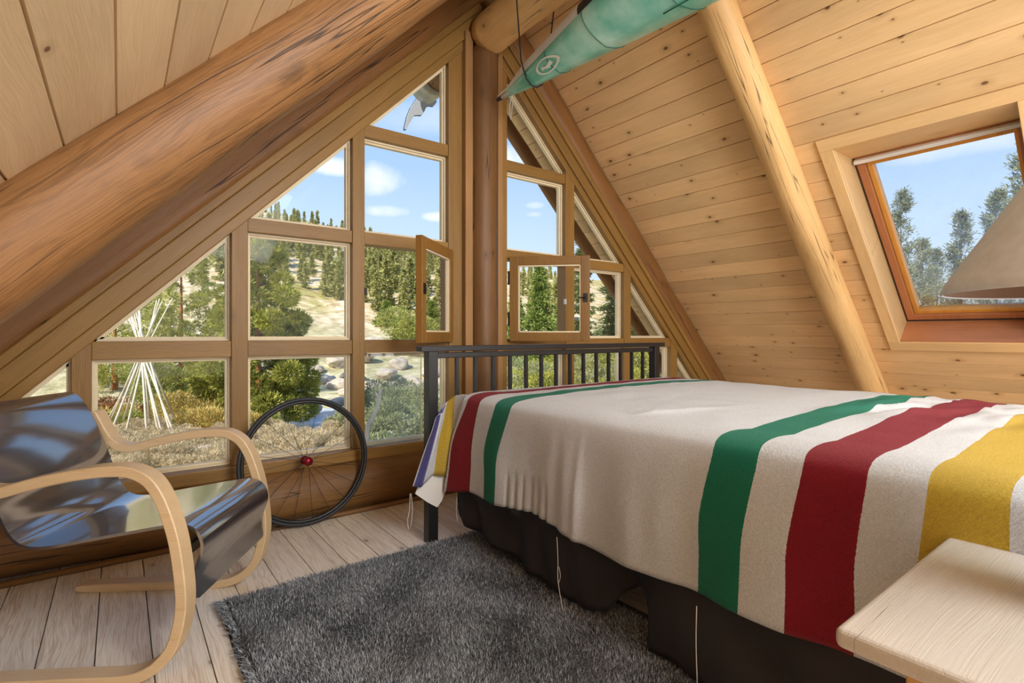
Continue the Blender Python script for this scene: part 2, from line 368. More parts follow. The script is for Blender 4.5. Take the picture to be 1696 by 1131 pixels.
# roof slopes: boards with V joints, hole for the skylight on the right
SP0, SP1, SY0, SY1 = 2.0, 3.635, -2.452, -1.657
def slope(name, mat, off, pmax, hole=None, right=True):
    ex = (0, 1, 0) if right else (0, -1, 0); ey = (1, 0, -1) if right else (-1, 0, -1)
    ex = Vector(ex); ey = Vector(ey).normalized(); ez = ex.cross(ey)
    mw = Matrix((ex, ey, ez)).transposed().to_4x4(); mw.translation = Vector((AX, 0, RZ))
    b = MB(); lo, hi = (YB, YO) if right else (-YO, -YB)
    edges = [off - BW]
    while edges[-1] < pmax: edges.append(edges[-1] + BW)
    cuts = sorted(set([0.0] + [e for e in edges if 0 < e < pmax] + ([SP0, SP1] if hole else []) + [pmax]))
    g = .003
    for a, c in zip(cuts[:-1], cuts[1:]):
        spans = [(lo, hi)]
        if hole and a >= SP0 - 1e-6 and c <= SP1 + 1e-6: spans = [(lo, SY0), (SY1, hi)]
        ga = g if any(abs(a - e) < 1e-6 for e in edges) else 0; gc = g if any(abs(c - e) < 1e-6 for e in edges) else 0
        for s0, s1 in spans:
            b.add([(s0, a, -.012), (s1, a, -.012), (s0, a + ga, 0), (s1, a + ga, 0), (s0, c - gc, 0), (s1, c - gc, 0), (s0, c, -.012), (s1, c, -.012)], [(0, 1, 3, 2), (2, 3, 5, 4), (4, 5, 7, 6)])
    t = .20
    def slab(s0, s1, a, c): b.box(s0, s1, a, c, -t, -.0122)
    if hole:
        slab(lo, hi, 0, SP0); slab(lo, hi, SP1, pmax); slab(lo, SY0, SP0, SP1); slab(SY1, hi, SP0, SP1)
    else: slab(lo, hi, 0, pmax)
    me = mesh(b.v, b.f, name); o = link(name, me, mat, mw=mw); return tagit(o, kind='structure')
slope('ceiling', M['ceil_r'], .1244, 5.05, True, True)
slope('ceiling', M['ceil_l'], .0355, 5.05, None, False)
# rear gable wall
b = MB(); b.prism([(-1.6, 0), (5.56, 0), (AX, RZ + .1)], lambda p: (p[0], YB - .15, p[1]), (0, .15, 0))
tagit(b.build('wall_back', M['ceil_l']), kind='structure')
# front wall: the bottom log and its outer face
w_ = log('wall_front', (-1.7, .02, .135), (5.7, .02, .135), .15, M['log_wall'], seed=3, wob=.008); tagit(w_, kind='structure')
b = MB(); b.box(-1.6, 5.6, .06, .2, -2.4, .27)
tagit(b.build('wall_front_lower', M['log_wall']), kind='structure')
bb = MB()
bb.tube([(-1.6, -.125, .012), (5.5, -.125, .012)], .014, 8); tagit(bb.build('baseboard_front', M['log_wall'], smooth=True), kind='structure')
b = MB(); b.box(-1.3, 5.3, -.035, .12, .268, .335)
tagit(b.build('trim_1', M['frameX'], bevel=.006), kind='structure')

# ------------------------------------------------------------------ gable glazing
def clip(poly, a, b_, c):      # keep a*x+b*z<=c
    out = []
    for i in range(len(poly)):
        p, q = poly[i], poly[(i + 1) % len(poly)]; dp = a * p[0] + b_ * p[1] - c; dq = a * q[0] + b_ * q[1] - c
        if dp <= 0: out.append(p)
        if (dp < 0 < dq) or (dq < 0 < dp):
            t = dp / (dp - dq); out.append((p[0] + t * (q[0] - p[0]), p[1] + t * (q[1] - p[1])))
    return out
def inset(poly, d):
    n = len(poly); out = []
    for i in range(n):
        p0, p1, p2 = (Vector(poly[(i + k) % n]) for k in (-1, 0, 1))
        a = (p1 - p0).normalized(); c = (p2 - p1).normalized(); na = Vector((-a.y, a.x)); nc = Vector((-c.y, c.x))
        k = (na + nc); k = k / max(1e-6, k.dot(na)); out.append(tuple(p1 + k * d))
    return out
def ring(mb, outer, inner, y0, y1, mi=0):
    n = len(outer); vs = [(p[0], y, p[1]) for y in (y0, y1) for pl in (outer, inner) for p in pl]
    fs = []
    for i in range(n):
        j = (i + 1) % n
        fs += [(i, j, n + j, n + i), (2 * n + i, 3 * n + i, 3 * n + j, 2 * n + j), (n + i, n + j, 3 * n + j, 3 * n + i), (i, 2 * n + i, 2 * n + j, j)]
    mb.add(vs, fs, mi)
LK = 1.068; RK = 5.035
rows = [(.335, .887), (.969, 1.533), (1.604, 2.168), (2.243, 3.3)]
win = {}
def gable_window(idx, cols, left, casement_cell):
    root = empty('window_%d' % idx, (0, 0, 0), kind='structure')
    sl = (-1, 1, LK) if left else (1, 1, RK)
    lims = cols[0][0], cols[-1][1]
    # vertical members
    for (a0, a1), (b0, b1) in zip(cols[:-1], cols[1:]):
        poly = clip([(a1, .335), (b0, .335), (b0, 3.3), (a1, 3.3)], sl[0], sl[1], sl[2] + .06)
        m = MB(); m.prism(poly, lambda p: (p[0], -.012, p[1]), (0, .10, 0)); m.build('mullion', M['frameZ'], root, bevel=.003)
    for (z0, z1), (z2, z3) in zip(rows[:-1], rows[1:]):
        for (c0, c1) in cols:
            poly = clip([(c0, z1), (c1, z1), (c1, z2), (c0, z2)], sl[0], sl[1], sl[2] + .06)
            if len(poly) < 3: continue
            if max(p[0] for p in poly) - min(p[0] for p in poly) < .03: continue
            m = MB(); m.prism(poly, lambda p: (p[0], -.006, p[1]), (0, .094, 0)); m.build('rail', M['frameX'], root, bevel=.003)
    for ci, (c0, c1) in enumerate(cols):
        for ri, (z0, z1) in enumerate(rows):
            poly = clip([(c0, z0), (c1, z0), (c1, z1), (c0, z1)], *sl)
            if len(poly) < 3: continue
            w = max(p[0] for p in poly) - min(p[0] for p in poly)
            if w < .05: continue
            if (ci, ri) == casement_cell: continue
            i1 = inset(poly, .010); i2 = inset(poly, .020)
            m = MB(); ring(m, poly, i1, .03, .052); ring(m, i1, i2, .045, .075)
            m.build('glazing_stop', M['stop'], root)
            m = MB(); m.prism(inset(poly, .012), lambda p: (p[0], .05, p[1]), (0, .004, 0)); m.build('pane', M['glass'], root)
    return root
colsL = [(-.62, -.167), (-.098, .454), (.530, 1.079), (1.152, 1.718)]
colsR = [(2.195, 2.760), (2.852, 3.440), (3.524, 4.087), (4.187, 4.7)]
win1 = gable_window(1, colsL, True, (3, 1)); win2 = gable_window(2, colsR, False, (0, 1))
# raking boards along the slopes
for root, sgn, K in ((win1, 1, LK), (win2, -1, RK)):
    for (v0, v1, y0, y1, matn) in ((-.004, .045, -.018, .10, 'frameX'), (.045, .125, -.034, .12, 'frameX'), (.125, .165, -.05, .12, 'frameX')):
        def P(s, v, y):
            if sgn > 0: q = Vector((AX, 0, AX + K)) + Vector((-1, 0, -1)) / R2 * s + Vector((-1, 0, 1)) / R2 * v
            else: q = Vector((AX, 0, K - AX)) + Vector((1, 0, -1)) / R2 * s + Vector((1, 0, 1)) / R2 * v
            return Vector((q.x, y, q.z))
        m = MB(); smin, smax = -.1, 4.15
        pts = [P(s, v, y) for y in (y0, y1) for v in (v0, v1) for s in (smin, smax)]
        m.add(pts, [(0, 2, 3, 1), (4, 5, 7, 6), (0, 1, 5, 4), (2, 6, 7, 3), (0, 4, 6, 2), (1, 3, 7, 5)])
        m.build('raking_board', M[matn], root, mw=frame_mat(P(0, 0, 0), P(1, 0, 0) - P(0, 0, 0)), bevel=.005)
# upright boards either side of the post
for root, xs in ((win1, ((1.718, 1.822, -.012, .10, 'frameZ'), (1.822, 1.880, -.055, .08, 'strip'))), (win2, ((2.135, 2.195, -.012, .10, 'frameZ'), (2.100, 2.140, -.035, .08, 'strip')))):
    for a, c, y0, y1, mn in xs:
        top = 3.05 + (a - AX if a < AX else AX - c) + .12
        m = MB(); m.box(a, c, y0, y1, .33, top); m.build('post_casing', M[mn], root, bevel=.004)
# casements standing open into the room
def casement(root, hx, hy, wdt, ang, left):
    # local: hinge at origin, sash along +x (closed), rotated about the hinge
    d = Vector((math.cos(ang), math.sin(ang), 0)); mw = frame_mat((hx, hy, 0), d, Vector((0, 0, 1)))
    def P(x, z, y): return Vector((hx, hy, 0)) + d * x + Vector((0, 0, z)) + Vector((-d.y, d.x, 0)) * y
    z0, z1 = .953, 1.548; fw = .062; th = .04; s = 1
    def bx(m, x0, x1, za, zb, ya, yb):
        pts = [P(x, z, y) for z in (za, zb) for y in (ya, yb) for x in (x0, x1)]
        m.add(pts, [(0, 2, 3, 1), (4, 5, 7, 6), (0, 1, 5, 4), (2, 6, 7, 3), (0, 4, 6, 2), (1, 3, 7, 5)])
    y0, y1 = (-th / 2, th / 2)
    m = MB(); bx(m, 0, fw, z0, z1, y0, y1); bx(m, wdt - fw, wdt, z0, z1, y0, y1); bx(m, fw, wdt - fw, z0, z0 + fw, y0, y1); bx(m, fw, wdt - fw, z1 - fw, z1, y0, y1)
    cs = m.build('casement', M['casement'], root, bevel=.003)
    m = MB(); bx(m, fw, wdt - fw, z0 + fw, z1 - fw, -.002, .002); m.build('pane', M['glass'], cs)
    m = MB(); a0, a1, c0, c1 = fw, wdt - fw, z0 + fw, z1 - fw
    for q in ((a0, a0 + .009, c0, c1), (a1 - .009, a1, c0, c1), (a0, a1, c0, c0 + .009), (a0, a1, c1 - .009, c1)): bx(m, *q, -.012, .012)
    m.build('glazing_stop', M['stop'], cs)
    zc = 1.255
    for sy in ((y0 - .006, y0), (y1, y1 + .006)):
        pass
    m = MB(); bx(m, wdt - .045, wdt - .015, zc - .03, zc + .03, y0 - .007, y1 + .007); m.tube([P(wdt - .03, zc, y0 - .02 if left else y0 - .02), P(wdt - .075, zc, y0 - .028)], .004, 6)
    m.build('latch', M['hinge'], cs)
    for zh in (1.11, 1.40):
        m = MB(); m.tube([P(-.008, zh - .04, 0), P(-.008, zh + .04, 0)], .008, 8); m.tube([P(-.008, zh - .048, 0), P(-.008, zh - .036, 0)], .010, 8); m.tube([P(-.008, zh + .036, 0), P(-.008, zh + .048, 0)], .010, 8)
        m.build('hinge', M['hinge'], cs)
casement(win1, 1.728, -.02, .555, math.radians(180 + 41.5), True)
casement(win2, 2.205, -.03, .56, math.radians(-45), False)
for x in (1.158,):
    m = MB(); m.box(1.150, 1.162, -.02, .0, 1.235, 1.275); m.build('strike_plate', M['hinge'], win1)
m = MB(); m.box(2.748, 2.76, -.02, .0, 1.235, 1.275); m.build('strike_plate', M['white_alu'], win2)

# ------------------------------------------------------------------ logs
def vR(v, s, y):   # right slope: v = distance of the log axis from the origin plane, s = distance down
    c = Vector((AX, y, 0)) + Vector((1, 0, 1)) / R2 * v; return c
def rafter(name, side, v, y, r, mat, p0, p1, seed, **k):
    def P(p):
        off = v - RZ / R2
        q = RP(p, y, off) if side > 0 else LP(p, y, off); return q
    return log(name, P(p0), P(p1), r, mat, seed=seed, **k)
tagit(rafter('log_rafter', 1, 2.400, .03, .095, M['log_gable'], .05, 5.0, 1, wob=.004, sq=3.5, n=40), 'brown log rafter running down the right edge of the gable window', 'log beam')
tagit(rafter('log_rafter', -1, 2.400, .03, .095, M['log_gable'], .05, 5.0, 2, wob=.004, sq=4, n=40), 'brown log rafter along the left edge of the gable window, behind the thick cracked log', 'log beam')
tagit(rafter('log_rafter', 1, 2.418, -1.375, .098, M['log_pale'], .05, 5.0, 4, wob=.008), 'pale peeled log rafter crossing the boards left of the skylight', 'log beam')
tagit(rafter('log_rafter', -1, 2.412, -1.275, .121, M['log_dark'], .05, 5.0, 5, wob=.010), 'thick reddish cracked log rafter sweeping across the upper left', 'log beam')
tagit(rafter('log_rafter', 1, 2.36, .50, .055, M['log_gable'], .05, 5.0, 7), 'dark outer rafter log seen outside through the right hand panes', 'log beam')
tagit(log('ridge_beam', (AX, YB + .02, 3.02), (AX, -.075, 3.02), .13, M['log_pale'], seed=8, wob=.006, n=36), 'round ridge log above the kayak, ending at the top of the post', 'log beam')
tagit(log('post', (1.976, -.03, .27), (1.976, -.03, 2.93), .096, M['post'], seed=9, wob=.004), 'upright round log post in the middle of the gable window', 'post')
rl = log('ridge_log', (AX - .0, .13, 3.02), (AX, .66, 3.02), .125, M['log_gable'], seed=10); tagit(rl, 'brown ridge log end sticking out beyond the topmost left pane', 'log beam')
m = MB(); m.tube([(AX, .60, 3.02), (AX, .84, 3.02)], .133, 32, caps=True); sl_ = m.build('metal_sleeve', M['galv'], rl, smooth=False)
sl_.data.polygons.foreach_set('use_smooth', [len(p.vertices) == 4 for p in sl_.data.polygons])
wing = [(1.857, 2.952), (1.91, 2.972), (1.949, 2.986), (1.97, 2.976), (1.925, 2.908), (1.887, 2.842), (1.857, 2.765), (1.84, 2.692), (1.833, 2.655), (1.85, 2.655), (1.868, 2.70), (1.887, 2.731), (1.918, 2.787), (1.956, 2.800), (1.987, 2.806), (2.011, 2.846), (2.027, 2.886), (2.066, 2.907), (2.098, 2.911), (2.124, 2.95), (2.10, 3.03), (1.99, 3.03)]
m = MB(); m.prism(wing, lambda p: (p[0], .885, p[1]), (0, .004, 0)); m.prism(wing, lambda p: (p[0], .889, p[1]), (0, .028, 0), 1)
o = m.build('wing_ornament', [M['plate'], M['plate_edge']]); tagit(o, 'wing-shaped metal plate with dark edges on the outer ridge log end', 'ornament')

# ------------------------------------------------------------------ skylight
sk = empty('window_3', RP(2.8, -2.05), kind='structure')
mwR = Matrix((Vector((0, 1, 0)), Vector((1, 0, -1)).normalized(), Vector((-1, 0, -1)).normalized())).transposed().to_4x4(); mwR.translation = Vector((AX, 0, RZ))
mwS = Matrix((Vector((1, 0, -1)).normalized(), Vector((0, -1, 0)), Vector((-1, 0, -1)).normalized())).transposed().to_4x4(); mwS.translation = Vector((AX, 0, RZ))
def quadprism(pts, name, mat, parent, mw, bevel=0):   # pts: 8 (p, y, off)
    m = MB(); m.add([RP(*q) for q in pts], [(0, 2, 3, 1), (4, 5, 7, 6), (0, 1, 5, 4), (2, 6, 7, 3), (0, 4, 6, 2), (1, 3, 7, 5)]); return m.build(name, mat, parent, mw=mw, bevel=bevel)
def pbox(name, p0, p1, y0, y1, o0, o1, mat, mw, parent=sk, bevel=.003):
    return quadprism([(p, y, o) for o in (o0, o1) for y in (y0, y1) for p in (p0, p1)], name, mat, parent, mw, bevel)
tw = .075
pbox('casing', SP0 - tw, SP0, SY0 - tw, SY1 + tw, -.018, 0, M['sky_trim'], mwR)
pbox('casing', SP1, SP1 + .085, SY0 - tw, SY1 + tw, -.018, 0, M['sky_trim'], mwR)
pbox('casing', SP0, SP1, SY1, SY1 + tw, -.018, 0, M['sky_trim'], mwS)
pbox('casing', SP0, SP1, SY0 - tw, SY0, -.018, 0, M['sky_trim'], mwS)
D2 = .205
# linings: header level, sill square to the roof
quadprism([(p + (o + .01) * (1 if True else 0), y, o) for o in (-.01, D2) for y in (SY0 - .02, SY1 + .02) for p in (SP0 - .02, SP0)], 'lining', M['sky_trim'], sk, mwR)
pbox('lining', SP1 - .005, SP1 + .03, SY0, SY1, -.012, D2, M['sky_sill'], mwR)
pbox('lining', SP0 - .01, SP1, SY1, SY1 + .022, -.01, D2, M['sky_trim'], mwS)
pbox('lining', SP0 - .01, SP1, SY0 - .022, SY0, -.01, D2, M['sky_trim'], mwS)
# outer frame and sash
def rect_ring(name, p0, p1, y0, y1, wdt, o0, o1, mat, bevel=.004):
    m = MB()
    for (a, c, d, e) in ((p0, p0 + wdt, y0, y1), (p1 - wdt, p1, y0, y1), (p0 + wdt, p1 - wdt, y0, y0 + wdt), (p0 + wdt, p1 - wdt, y1 - wdt, y1)):
        m.add([RP(p, y, o) for o in (o0, o1) for y in (d, e) for p in (a, c)], [(0, 2, 3, 1), (4, 5, 7, 6), (0, 1, 5, 4), (2, 6, 7, 3), (0, 4, 6, 2), (1, 3, 7, 5)])
    return m.build(name, mat, sk, mw=mwS, bevel=bevel)
rect_ring('outer_frame', 2.14, SP1 + .04, SY0 - .03, SY1 + .03, .055, D2 - .01, D2 + .09, M['grey_gasket'])
rect_ring('sash', 2.205, SP1 - .03, SY0 + .004, SY1 - .014, .045, D2 - .022, D2 + .04, M['sky_sill'])
rect_ring('sash_stop', 2.25, SP1 - .075, SY0 + .035, SY1 - .06, .03, D2 - .005, D2 + .05, M['sash'])
pbox('vent_bar', 2.208, 2.232, SY0 + .01, SY1 - .012, D2 - .05, D2 - .024, M['white_alu'], mwR)
pbox('pane', 2.26, SP1 - .08, SY0 + .04, SY1 - .065, D2 + .03, D2 + .035, M['glass_dirt'], mwS, bevel=0)
# ================================================================== BED
bed = empty('bed', (2.05, -1.8, 0), 'black metal bed with low barred headboard standing against the window and black fabric skirt', 'bed')
HY = -.735
m = MB(); m.box(1.135, 2.985, HY - .028, HY + .028, .918, .945); m.box(1.20, 2.93, HY - .014, HY + .014, .885, .912)
m.build('top_rail', M['black'], bed, bevel=.003)
for x in (1.200, 2.905):
    m = MB(); m.box(x - .026, x + .026, HY - .026, HY + .026, 0, .92); m.build('post', M['black'], bed, bevel=.003)
x = 1.345
while x < 2.86:
    m = MB(); m.box(x - .0085, x + .0085, HY - .0085, HY + .0085, .40, .888); m.build('baluster', M['black'], bed); x += .1105
m = MB(); m.box(1.2, 2.93, HY - .014, HY + .014, .38, .41); m.build('lower_rail', M['black'], bed)
BE = -3.05    # foot end, beside and behind the camera's right
m = MB(); m.box(1.36, 2.95, BE, HY - .03, .40, .66); m.build('mattress', M['mattress'], bed, bevel=.05)
m = MB(); m.box(1.37, 2.94, BE + .01, HY - .03, .18, .40); m.build('box_spring', M['skirt'], bed, bevel=.03)
for xa in (1.33, 2.93):
    m = MB(); m.box(xa, xa + .03, BE + .05, HY, .24, .30); m.build('side_rail', M['black'], bed)
for x, y in ((1.40, BE + .1), (2.90, BE + .1)):
    m = MB(); m.box(x - .025, x + .025, y - .025, y + .025, 0, .25); m.build('leg', M['black'], bed)
# fabric skirt: gathered black cloth with an uneven hem
def smooth(t): t = max(0, min(1, t)); return t * t * (3 - 2 * t)
def lerp_table(tab, x):
    if x <= tab[0][0]: return tab[0][1]
    for (a, va), (b_, vb) in zip(tab[:-1], tab[1:]):
        if x <= b_:
            t = (x - a) / (b_ - a)
            return va + (vb - va) * t if not isinstance(va, tuple) else tuple(p + (q - p) * t for p, q in zip(va, vb))
    return tab[-1][1]
hem = [(.70, .21), (.745, .17), (.79, .115), (.86, .093), (1.0, .088), (1.3, .05), (1.6, .035), (1.70, .05), (1.765, .06), (1.80, .13), (1.86, .17), (1.925, .16), (1.94, .03), (2.1, .04), (2.3, .03), (3.0, .03)]
vs = []; fs = []; NR = 14; cols_ = [.765 + i * .012 for i in range(int((-BE - .765) / .012))]
for d in cols_:
    zb = lerp_table(hem, d)
    for r in range(NR + 1):
        t = r / NR; z = .38 + (zb - .38) * t
        fold = noise.noise(Vector((d * 4.5, 0, 2))) * .040 * t + math.sin(d * 22 + noise.noise(Vector((d * 3, 5, 0))) * 4) * .012 * t + .02 * noise.noise(Vector((d * 9 + z * 6, z * 3, 7))) * t
        cut = .035 * smooth((d - 1.93) / .02) * t * .6
        vs.append((1.325 + fold - cut - .010 * t + (.03 * math.exp(-((d - 1.85) / .05) ** 2) * t), -d, z))
for i in range(len(cols_) - 1):
    for r in range(NR): a = i * (NR + 1) + r; fs.append((a, a + 1, a + NR + 2, a + NR + 1))
o = link('skirt', mesh(vs, fs, 'skirt'), M['skirt'], bed, True); sm_ = o.modifiers.new('t', 'SOLIDIFY'); sm_.thickness = .003
# far end return of the skirt
m = MB(); m.box(1.33, 2.94, -.772, -.768, .17, .42); m.build('skirt_end', M['skirt'], bed)

# ------------------------------------------------------------------ striped blanket
gb = G('striped_wool'); uvn = gb.n('ShaderNodeUVMap'); uo = gb.sep(uvn.outputs[0])
tcb = gb.n('ShaderNodeTexCoord'); wobn = gb.noise(tcb.outputs['Object'], 160, 2)
uu = gb.ma('ADD', uo[0], gb.ma('MULTIPLY', gb.ma('SUBTRACT', wobn, .5), .004))
white = lin('e3e1e2'); ind = lin('5a5590'); yel = lin('d2ac3a'); red = lin('8f0f22'); grn = lin('0a7a5e')
st = [(0, white), (.36, ind), (.455, white), (.57, yel), (.70, white), (.83, red), (.962, white), (1.07, grn), (1.185, white), (2.13, grn), (2.255, white), (2.375, red), (2.507, white), (2.62, yel), (2.757, white), (2.87, ind), (2.96, white)]
base = gb.ramp(gb.ma('DIVIDE', uu, 4.0), [(p / 4.0, c) for p, c in st], 'CONSTANT')
fz = gb.noise(tcb.outputs['Object'], 230, 4, .75); hs = gb.n('ShaderNodeHueSaturation'); gb.l(base, hs.inputs['Color']); gb.l(gb.maprange(fz, .32, .68, .74, 1.12), hs.inputs['Value'])
tw_ = gb.ma('SINE', gb.ma('MULTIPLY', gb.ma('ADD', gb.ma('MULTIPLY', uo[0], 1.0), gb.ma('MULTIPLY', uo[1], 1.0)), 1500))
gb.l(hs.outputs[0], gb.b.inputs['Base Color']); gb.b.inputs['Roughness'].default_value = .95; gb.b.inputs['Specular IOR Level'].default_value = .1
gb.b.inputs['Sheen Weight'].default_value = .12; gb.b.inputs['Sheen Roughness'].default_value = .5
gb.bump(gb.ma('ADD', fz, gb.ma('MULTIPLY', tw_, .10)), .8, .008)
# each warp line of the cloth is a polyline from the wall side across the top and down the near side
ZT = .712
def column(u):
    # far-end part: cloth turned down between mattress and headboard, flaring at the corner
    tabs = {   # u: crease point, middle of the drop, hem
        .36: ((1.215, -.772, .615), (1.145, -.775, .46), (1.062, -.785, .262)),
        .455: ((1.245, -.772, .655), (1.165, -.80, .46), (1.100, -.80, .252)),
        .50: ((1.255, -.772, .665), (1.19, -.795, .46), (1.135, -.785, .272)),
        .57: ((1.268, -.775, .675), (1.195, -.80, .47), (1.185, -.772, .30)),
        .64: ((1.285, -.785, .690), (1.232, -.82, .50), (1.225, -.79, .285)),
        .70: ((1.295, -.80, .699), (1.260, -.825, .50), (1.262, -.775, .275)),
        .76: ((1.300, -.85, .705), (1.262, -.83, .50), (1.262, -.765, .245)),
        .83: ((1.302, -.905, .705), (1.252, -.835, .50), (1.238, -.783, .222)),
        .962: ((1.305, -1.01, .705), (1.268, -.975, .50), (1.262, -.955, .262)),
        1.07: ((1.308, -1.125, .705), (1.272, -1.07, .50), (1.27, -1.075, .255)),
        1.185: ((1.310, -1.24, .705), (1.278, -1.19, .50), (1.27, -1.185, .262)),
        1.40: ((1.312, -1.42, .706), (1.28, -1.40, .50), (1.268, -1.40, .287)),
        1.60: ((1.312, -1.61, .706), (1.28, -1.60, .50), (1.268, -1.60, .268)),
        1.80: ((1.312, -1.81, .706), (1.28, -1.80, .50), (1.262, -1.80, .252)),
        2.13: ((1.315, -2.155, .708), (1.28, -2.12, .50), (1.268, -2.12, .262)),
        2.255: ((1.315, -2.28, .708), (1.28, -2.255, .50), (1.268, -2.25, .268)),
        2.375: ((1.315, -2.40, .708), (1.28, -2.375, .50), (1.27, -2.375, .268)),
        2.507: ((1.315, -2.525, .708), (1.282, -2.505, .50), (1.27, -2.505, .272)),
        2.62: ((1.315, -2.635, .708), (1.292, -2.62, .50), (1.285, -2.62, .28)),
        2.757: ((1.318, -2.755, .708), (1.30, -2.755, .50), (1.298, -2.755, .285)),
        3.10: ((1.318, -3.04, .708), (1.30, -3.04, .50), (1.298, -3.04, .285)),
    }
    ks = sorted(tabs); tab = [(k, tabs[k]) for k in ks]
    u_ = max(ks[0], min(ks[-1], u))
    for (a, va), (b_, vb) in zip(tab[:-1], tab[1:]):
        if u_ <= b_:
            t = (u_ - a) / (b_ - a); ts = t
            c, mdl, h = (Vector(p).lerp(Vector(q), ts) for p, q in zip(va, vb)); break
    # start point on the wall side (top)
    if u < .83:
        k = (.83 - u); y = -.79 + min(.03, k * .3); z = ZT - smooth(k / .10) * .02 - max(0, k - .06) * .9
        z = max(z, .30); far = Vector((2.96, y, z)); near = Vector((1.50, y, z + (.0)))
        w = smooth((u - .70) / .13) if u > .70 else 0
        near = near
    else:
        far = Vector((2.96, -u * .985 - .012, ZT)); near = Vector((1.50, c.y * .6 - u * .4 * 1.0, ZT + .008))
    return far, near, c, mdl, h
us = [.36 + i * .0085 for i in range(int((3.10 - .36) / .0085) + 1)]
NT = 60; ND = 46
vs = []; fs = []; uvs = []
def wrinkle(x, y, u):
    w = 0
    w += .010 * noise.noise(Vector((x * 1.3, y * 2.0, 3)))
    if u > 1.0:
        k = smooth((x - 1.75) / .5) * smooth((u - 2.0) / .3)
        w += k * (.010 * math.sin((y * 38 + x * 14) + 4 * noise.noise(Vector((x * 3, y * 3, 0)))) * max(0, noise.noise(Vector((x * 2.5, y * 5, 5))) + .3) * 2 + .012 * noise.noise(Vector((x * 5, y * 16, 1))))
        w += .012 * math.exp(-((y + 1.72 + (x - 1.3) * .35) / .03) ** 2) * smooth((2.0 - x) / .5)
    w += .004 * noise.noise(Vector((x * 9, y * 9, 7)))
    return w
for i, u in enumerate(us):
    far, near, c, mdl, h = column(u); line = []
    for j in range(NT):
        t = j / NT; p = far.lerp(near, t)
        if u >= .83: p = p + Vector((0, 0, wrinkle(p.x, p.y, u) + .018 * math.sin(math.pi * min(1, t * 1.02)) * smooth((u - .83) / .3)))
        line.append(p)
    # crease and drop as a smooth curve
    k0 = line[-1]
    ctrl = [k0, near.lerp(c, .50) + Vector((0, 0, .010)), c + Vector((.008, 0, .004)), c + Vector((-.022, 0, -.045)), mdl, mdl.lerp(h, .5), h]
    if u < .80: ctrl = [k0, near.lerp(c, .6), near.lerp(c, .85) + Vector((0, 0, .006)), c, c.lerp(mdl, .5), mdl, h]
    cc = catmull(ctrl, 8)
    cc = cc[1:ND + 1] if len(cc) > ND else cc[1:]
    nd = len(cc)
    for q, p in enumerate(cc):
        s = max(0.0, (.70 - p.z) / .45)
        if u > .9:
            f = .012 * math.sin(u * 17 + 1.4 * noise.noise(Vector((u * 3, 1, 0)))) + .010 * noise.noise(Vector((u * 9, p.z * 2, 4)))
            f += .012 * math.exp(-((u - 1.66) / .018) ** 2) - .012 * math.exp(-((u - 1.55) / .03) ** 2)
            lowf = 0
            for uc in (1.255, 1.30, 1.345, 1.395, 1.44, 1.49): lowf += -.016 * math.exp(-((u - uc) / .007) ** 2) * smooth((.47 - p.z) / .12)
            p = p + Vector((-(f * smooth(s * 1.4)) - lowf * -1 * -1, 0, 0))
            p = p + Vector((-lowf * 0, 0, .010 * noise.noise(Vector((u * 5, 0, 9))) * s))
        line.append(p)
    if i == 0: NC = len(line)
    L_ = 0
    for q, p in enumerate(line):
        if q: L_ += (p - line[q - 1]).length
        vs.append(p); uvs.append((u, L_))
for i in range(len(us) - 1):
    for j in range(NC - 1): a = i * NC + j; fs.append((a, a + NC, a + NC + 1, a + 1))
me = mesh(vs, fs, 'blanket'); uvl = me.uv_layers.new(name='UVMap')
li = np.zeros(len(me.loops), dtype=np.int32); me.loops.foreach_get('vertex_index', li); uvl.data.foreach_set('uv', np.array(uvs)[li].ravel())
blk = link('blanket', me, gb.m, None, True); tagit(blk, 'cream wool blanket with green, red, yellow and indigo stripes spread over the bed', 'blanket')
sm_ = blk.modifiers.new('t', 'SOLIDIFY'); sm_.thickness = .006; sm_.offset = 1
# folded under corner flap and loose threads at the hem
m = MB(); fl = [(1.100, -.769, .258), (1.150, -.769, .36), (1.215, -.769, .38), (1.262, -.769, .30), (1.258, -.769, .235), (1.240, -.769, .198), (1.215, -.769, .172), (1.165, -.769, .205)]
m.add(fl + [(p[0], p[1] + .005, p[2]) for p in fl], [tuple(range(8)), tuple(range(15, 7, -1))] + [(i, 8 + i, 8 + (i + 1) % 8, (i + 1) % 8) for i in range(8)])
m.build('corner_flap', M['thread'], blk)
def thread(pts, r=.0011):
    m = MB(); m.tube(catmull(pts, 5), r, 5); m.build('loose_thread', M['thread'], blk, smooth=True)
thread([(1.063, -.79, .27), (1.060, -.79, .20), (1.050, -.79, .15), (1.055, -.79, .11)], .0014); thread([(1.068, -.79, .27), (1.075, -.79, .19), (1.066, -.79, .12)], .0014)
thread([(1.245, -.90, .25), (1.243, -.90, .19), (1.245, -.905, .14)])
thread([(1.258, -1.575, .27), (1.254, -1.585, .19), (1.250, -1.59, .12), (1.245, -1.62, .03)], .0014)
thread([(1.254, -1.59, .17), (1.252, -1.60, .14), (1.25, -1.592, .11)], .001)
thread([(1.255, -2.145, .26), (1.252, -2.145, .16), (1.25, -2.15, .05), (1.248, -2.15, .0)], .0014)

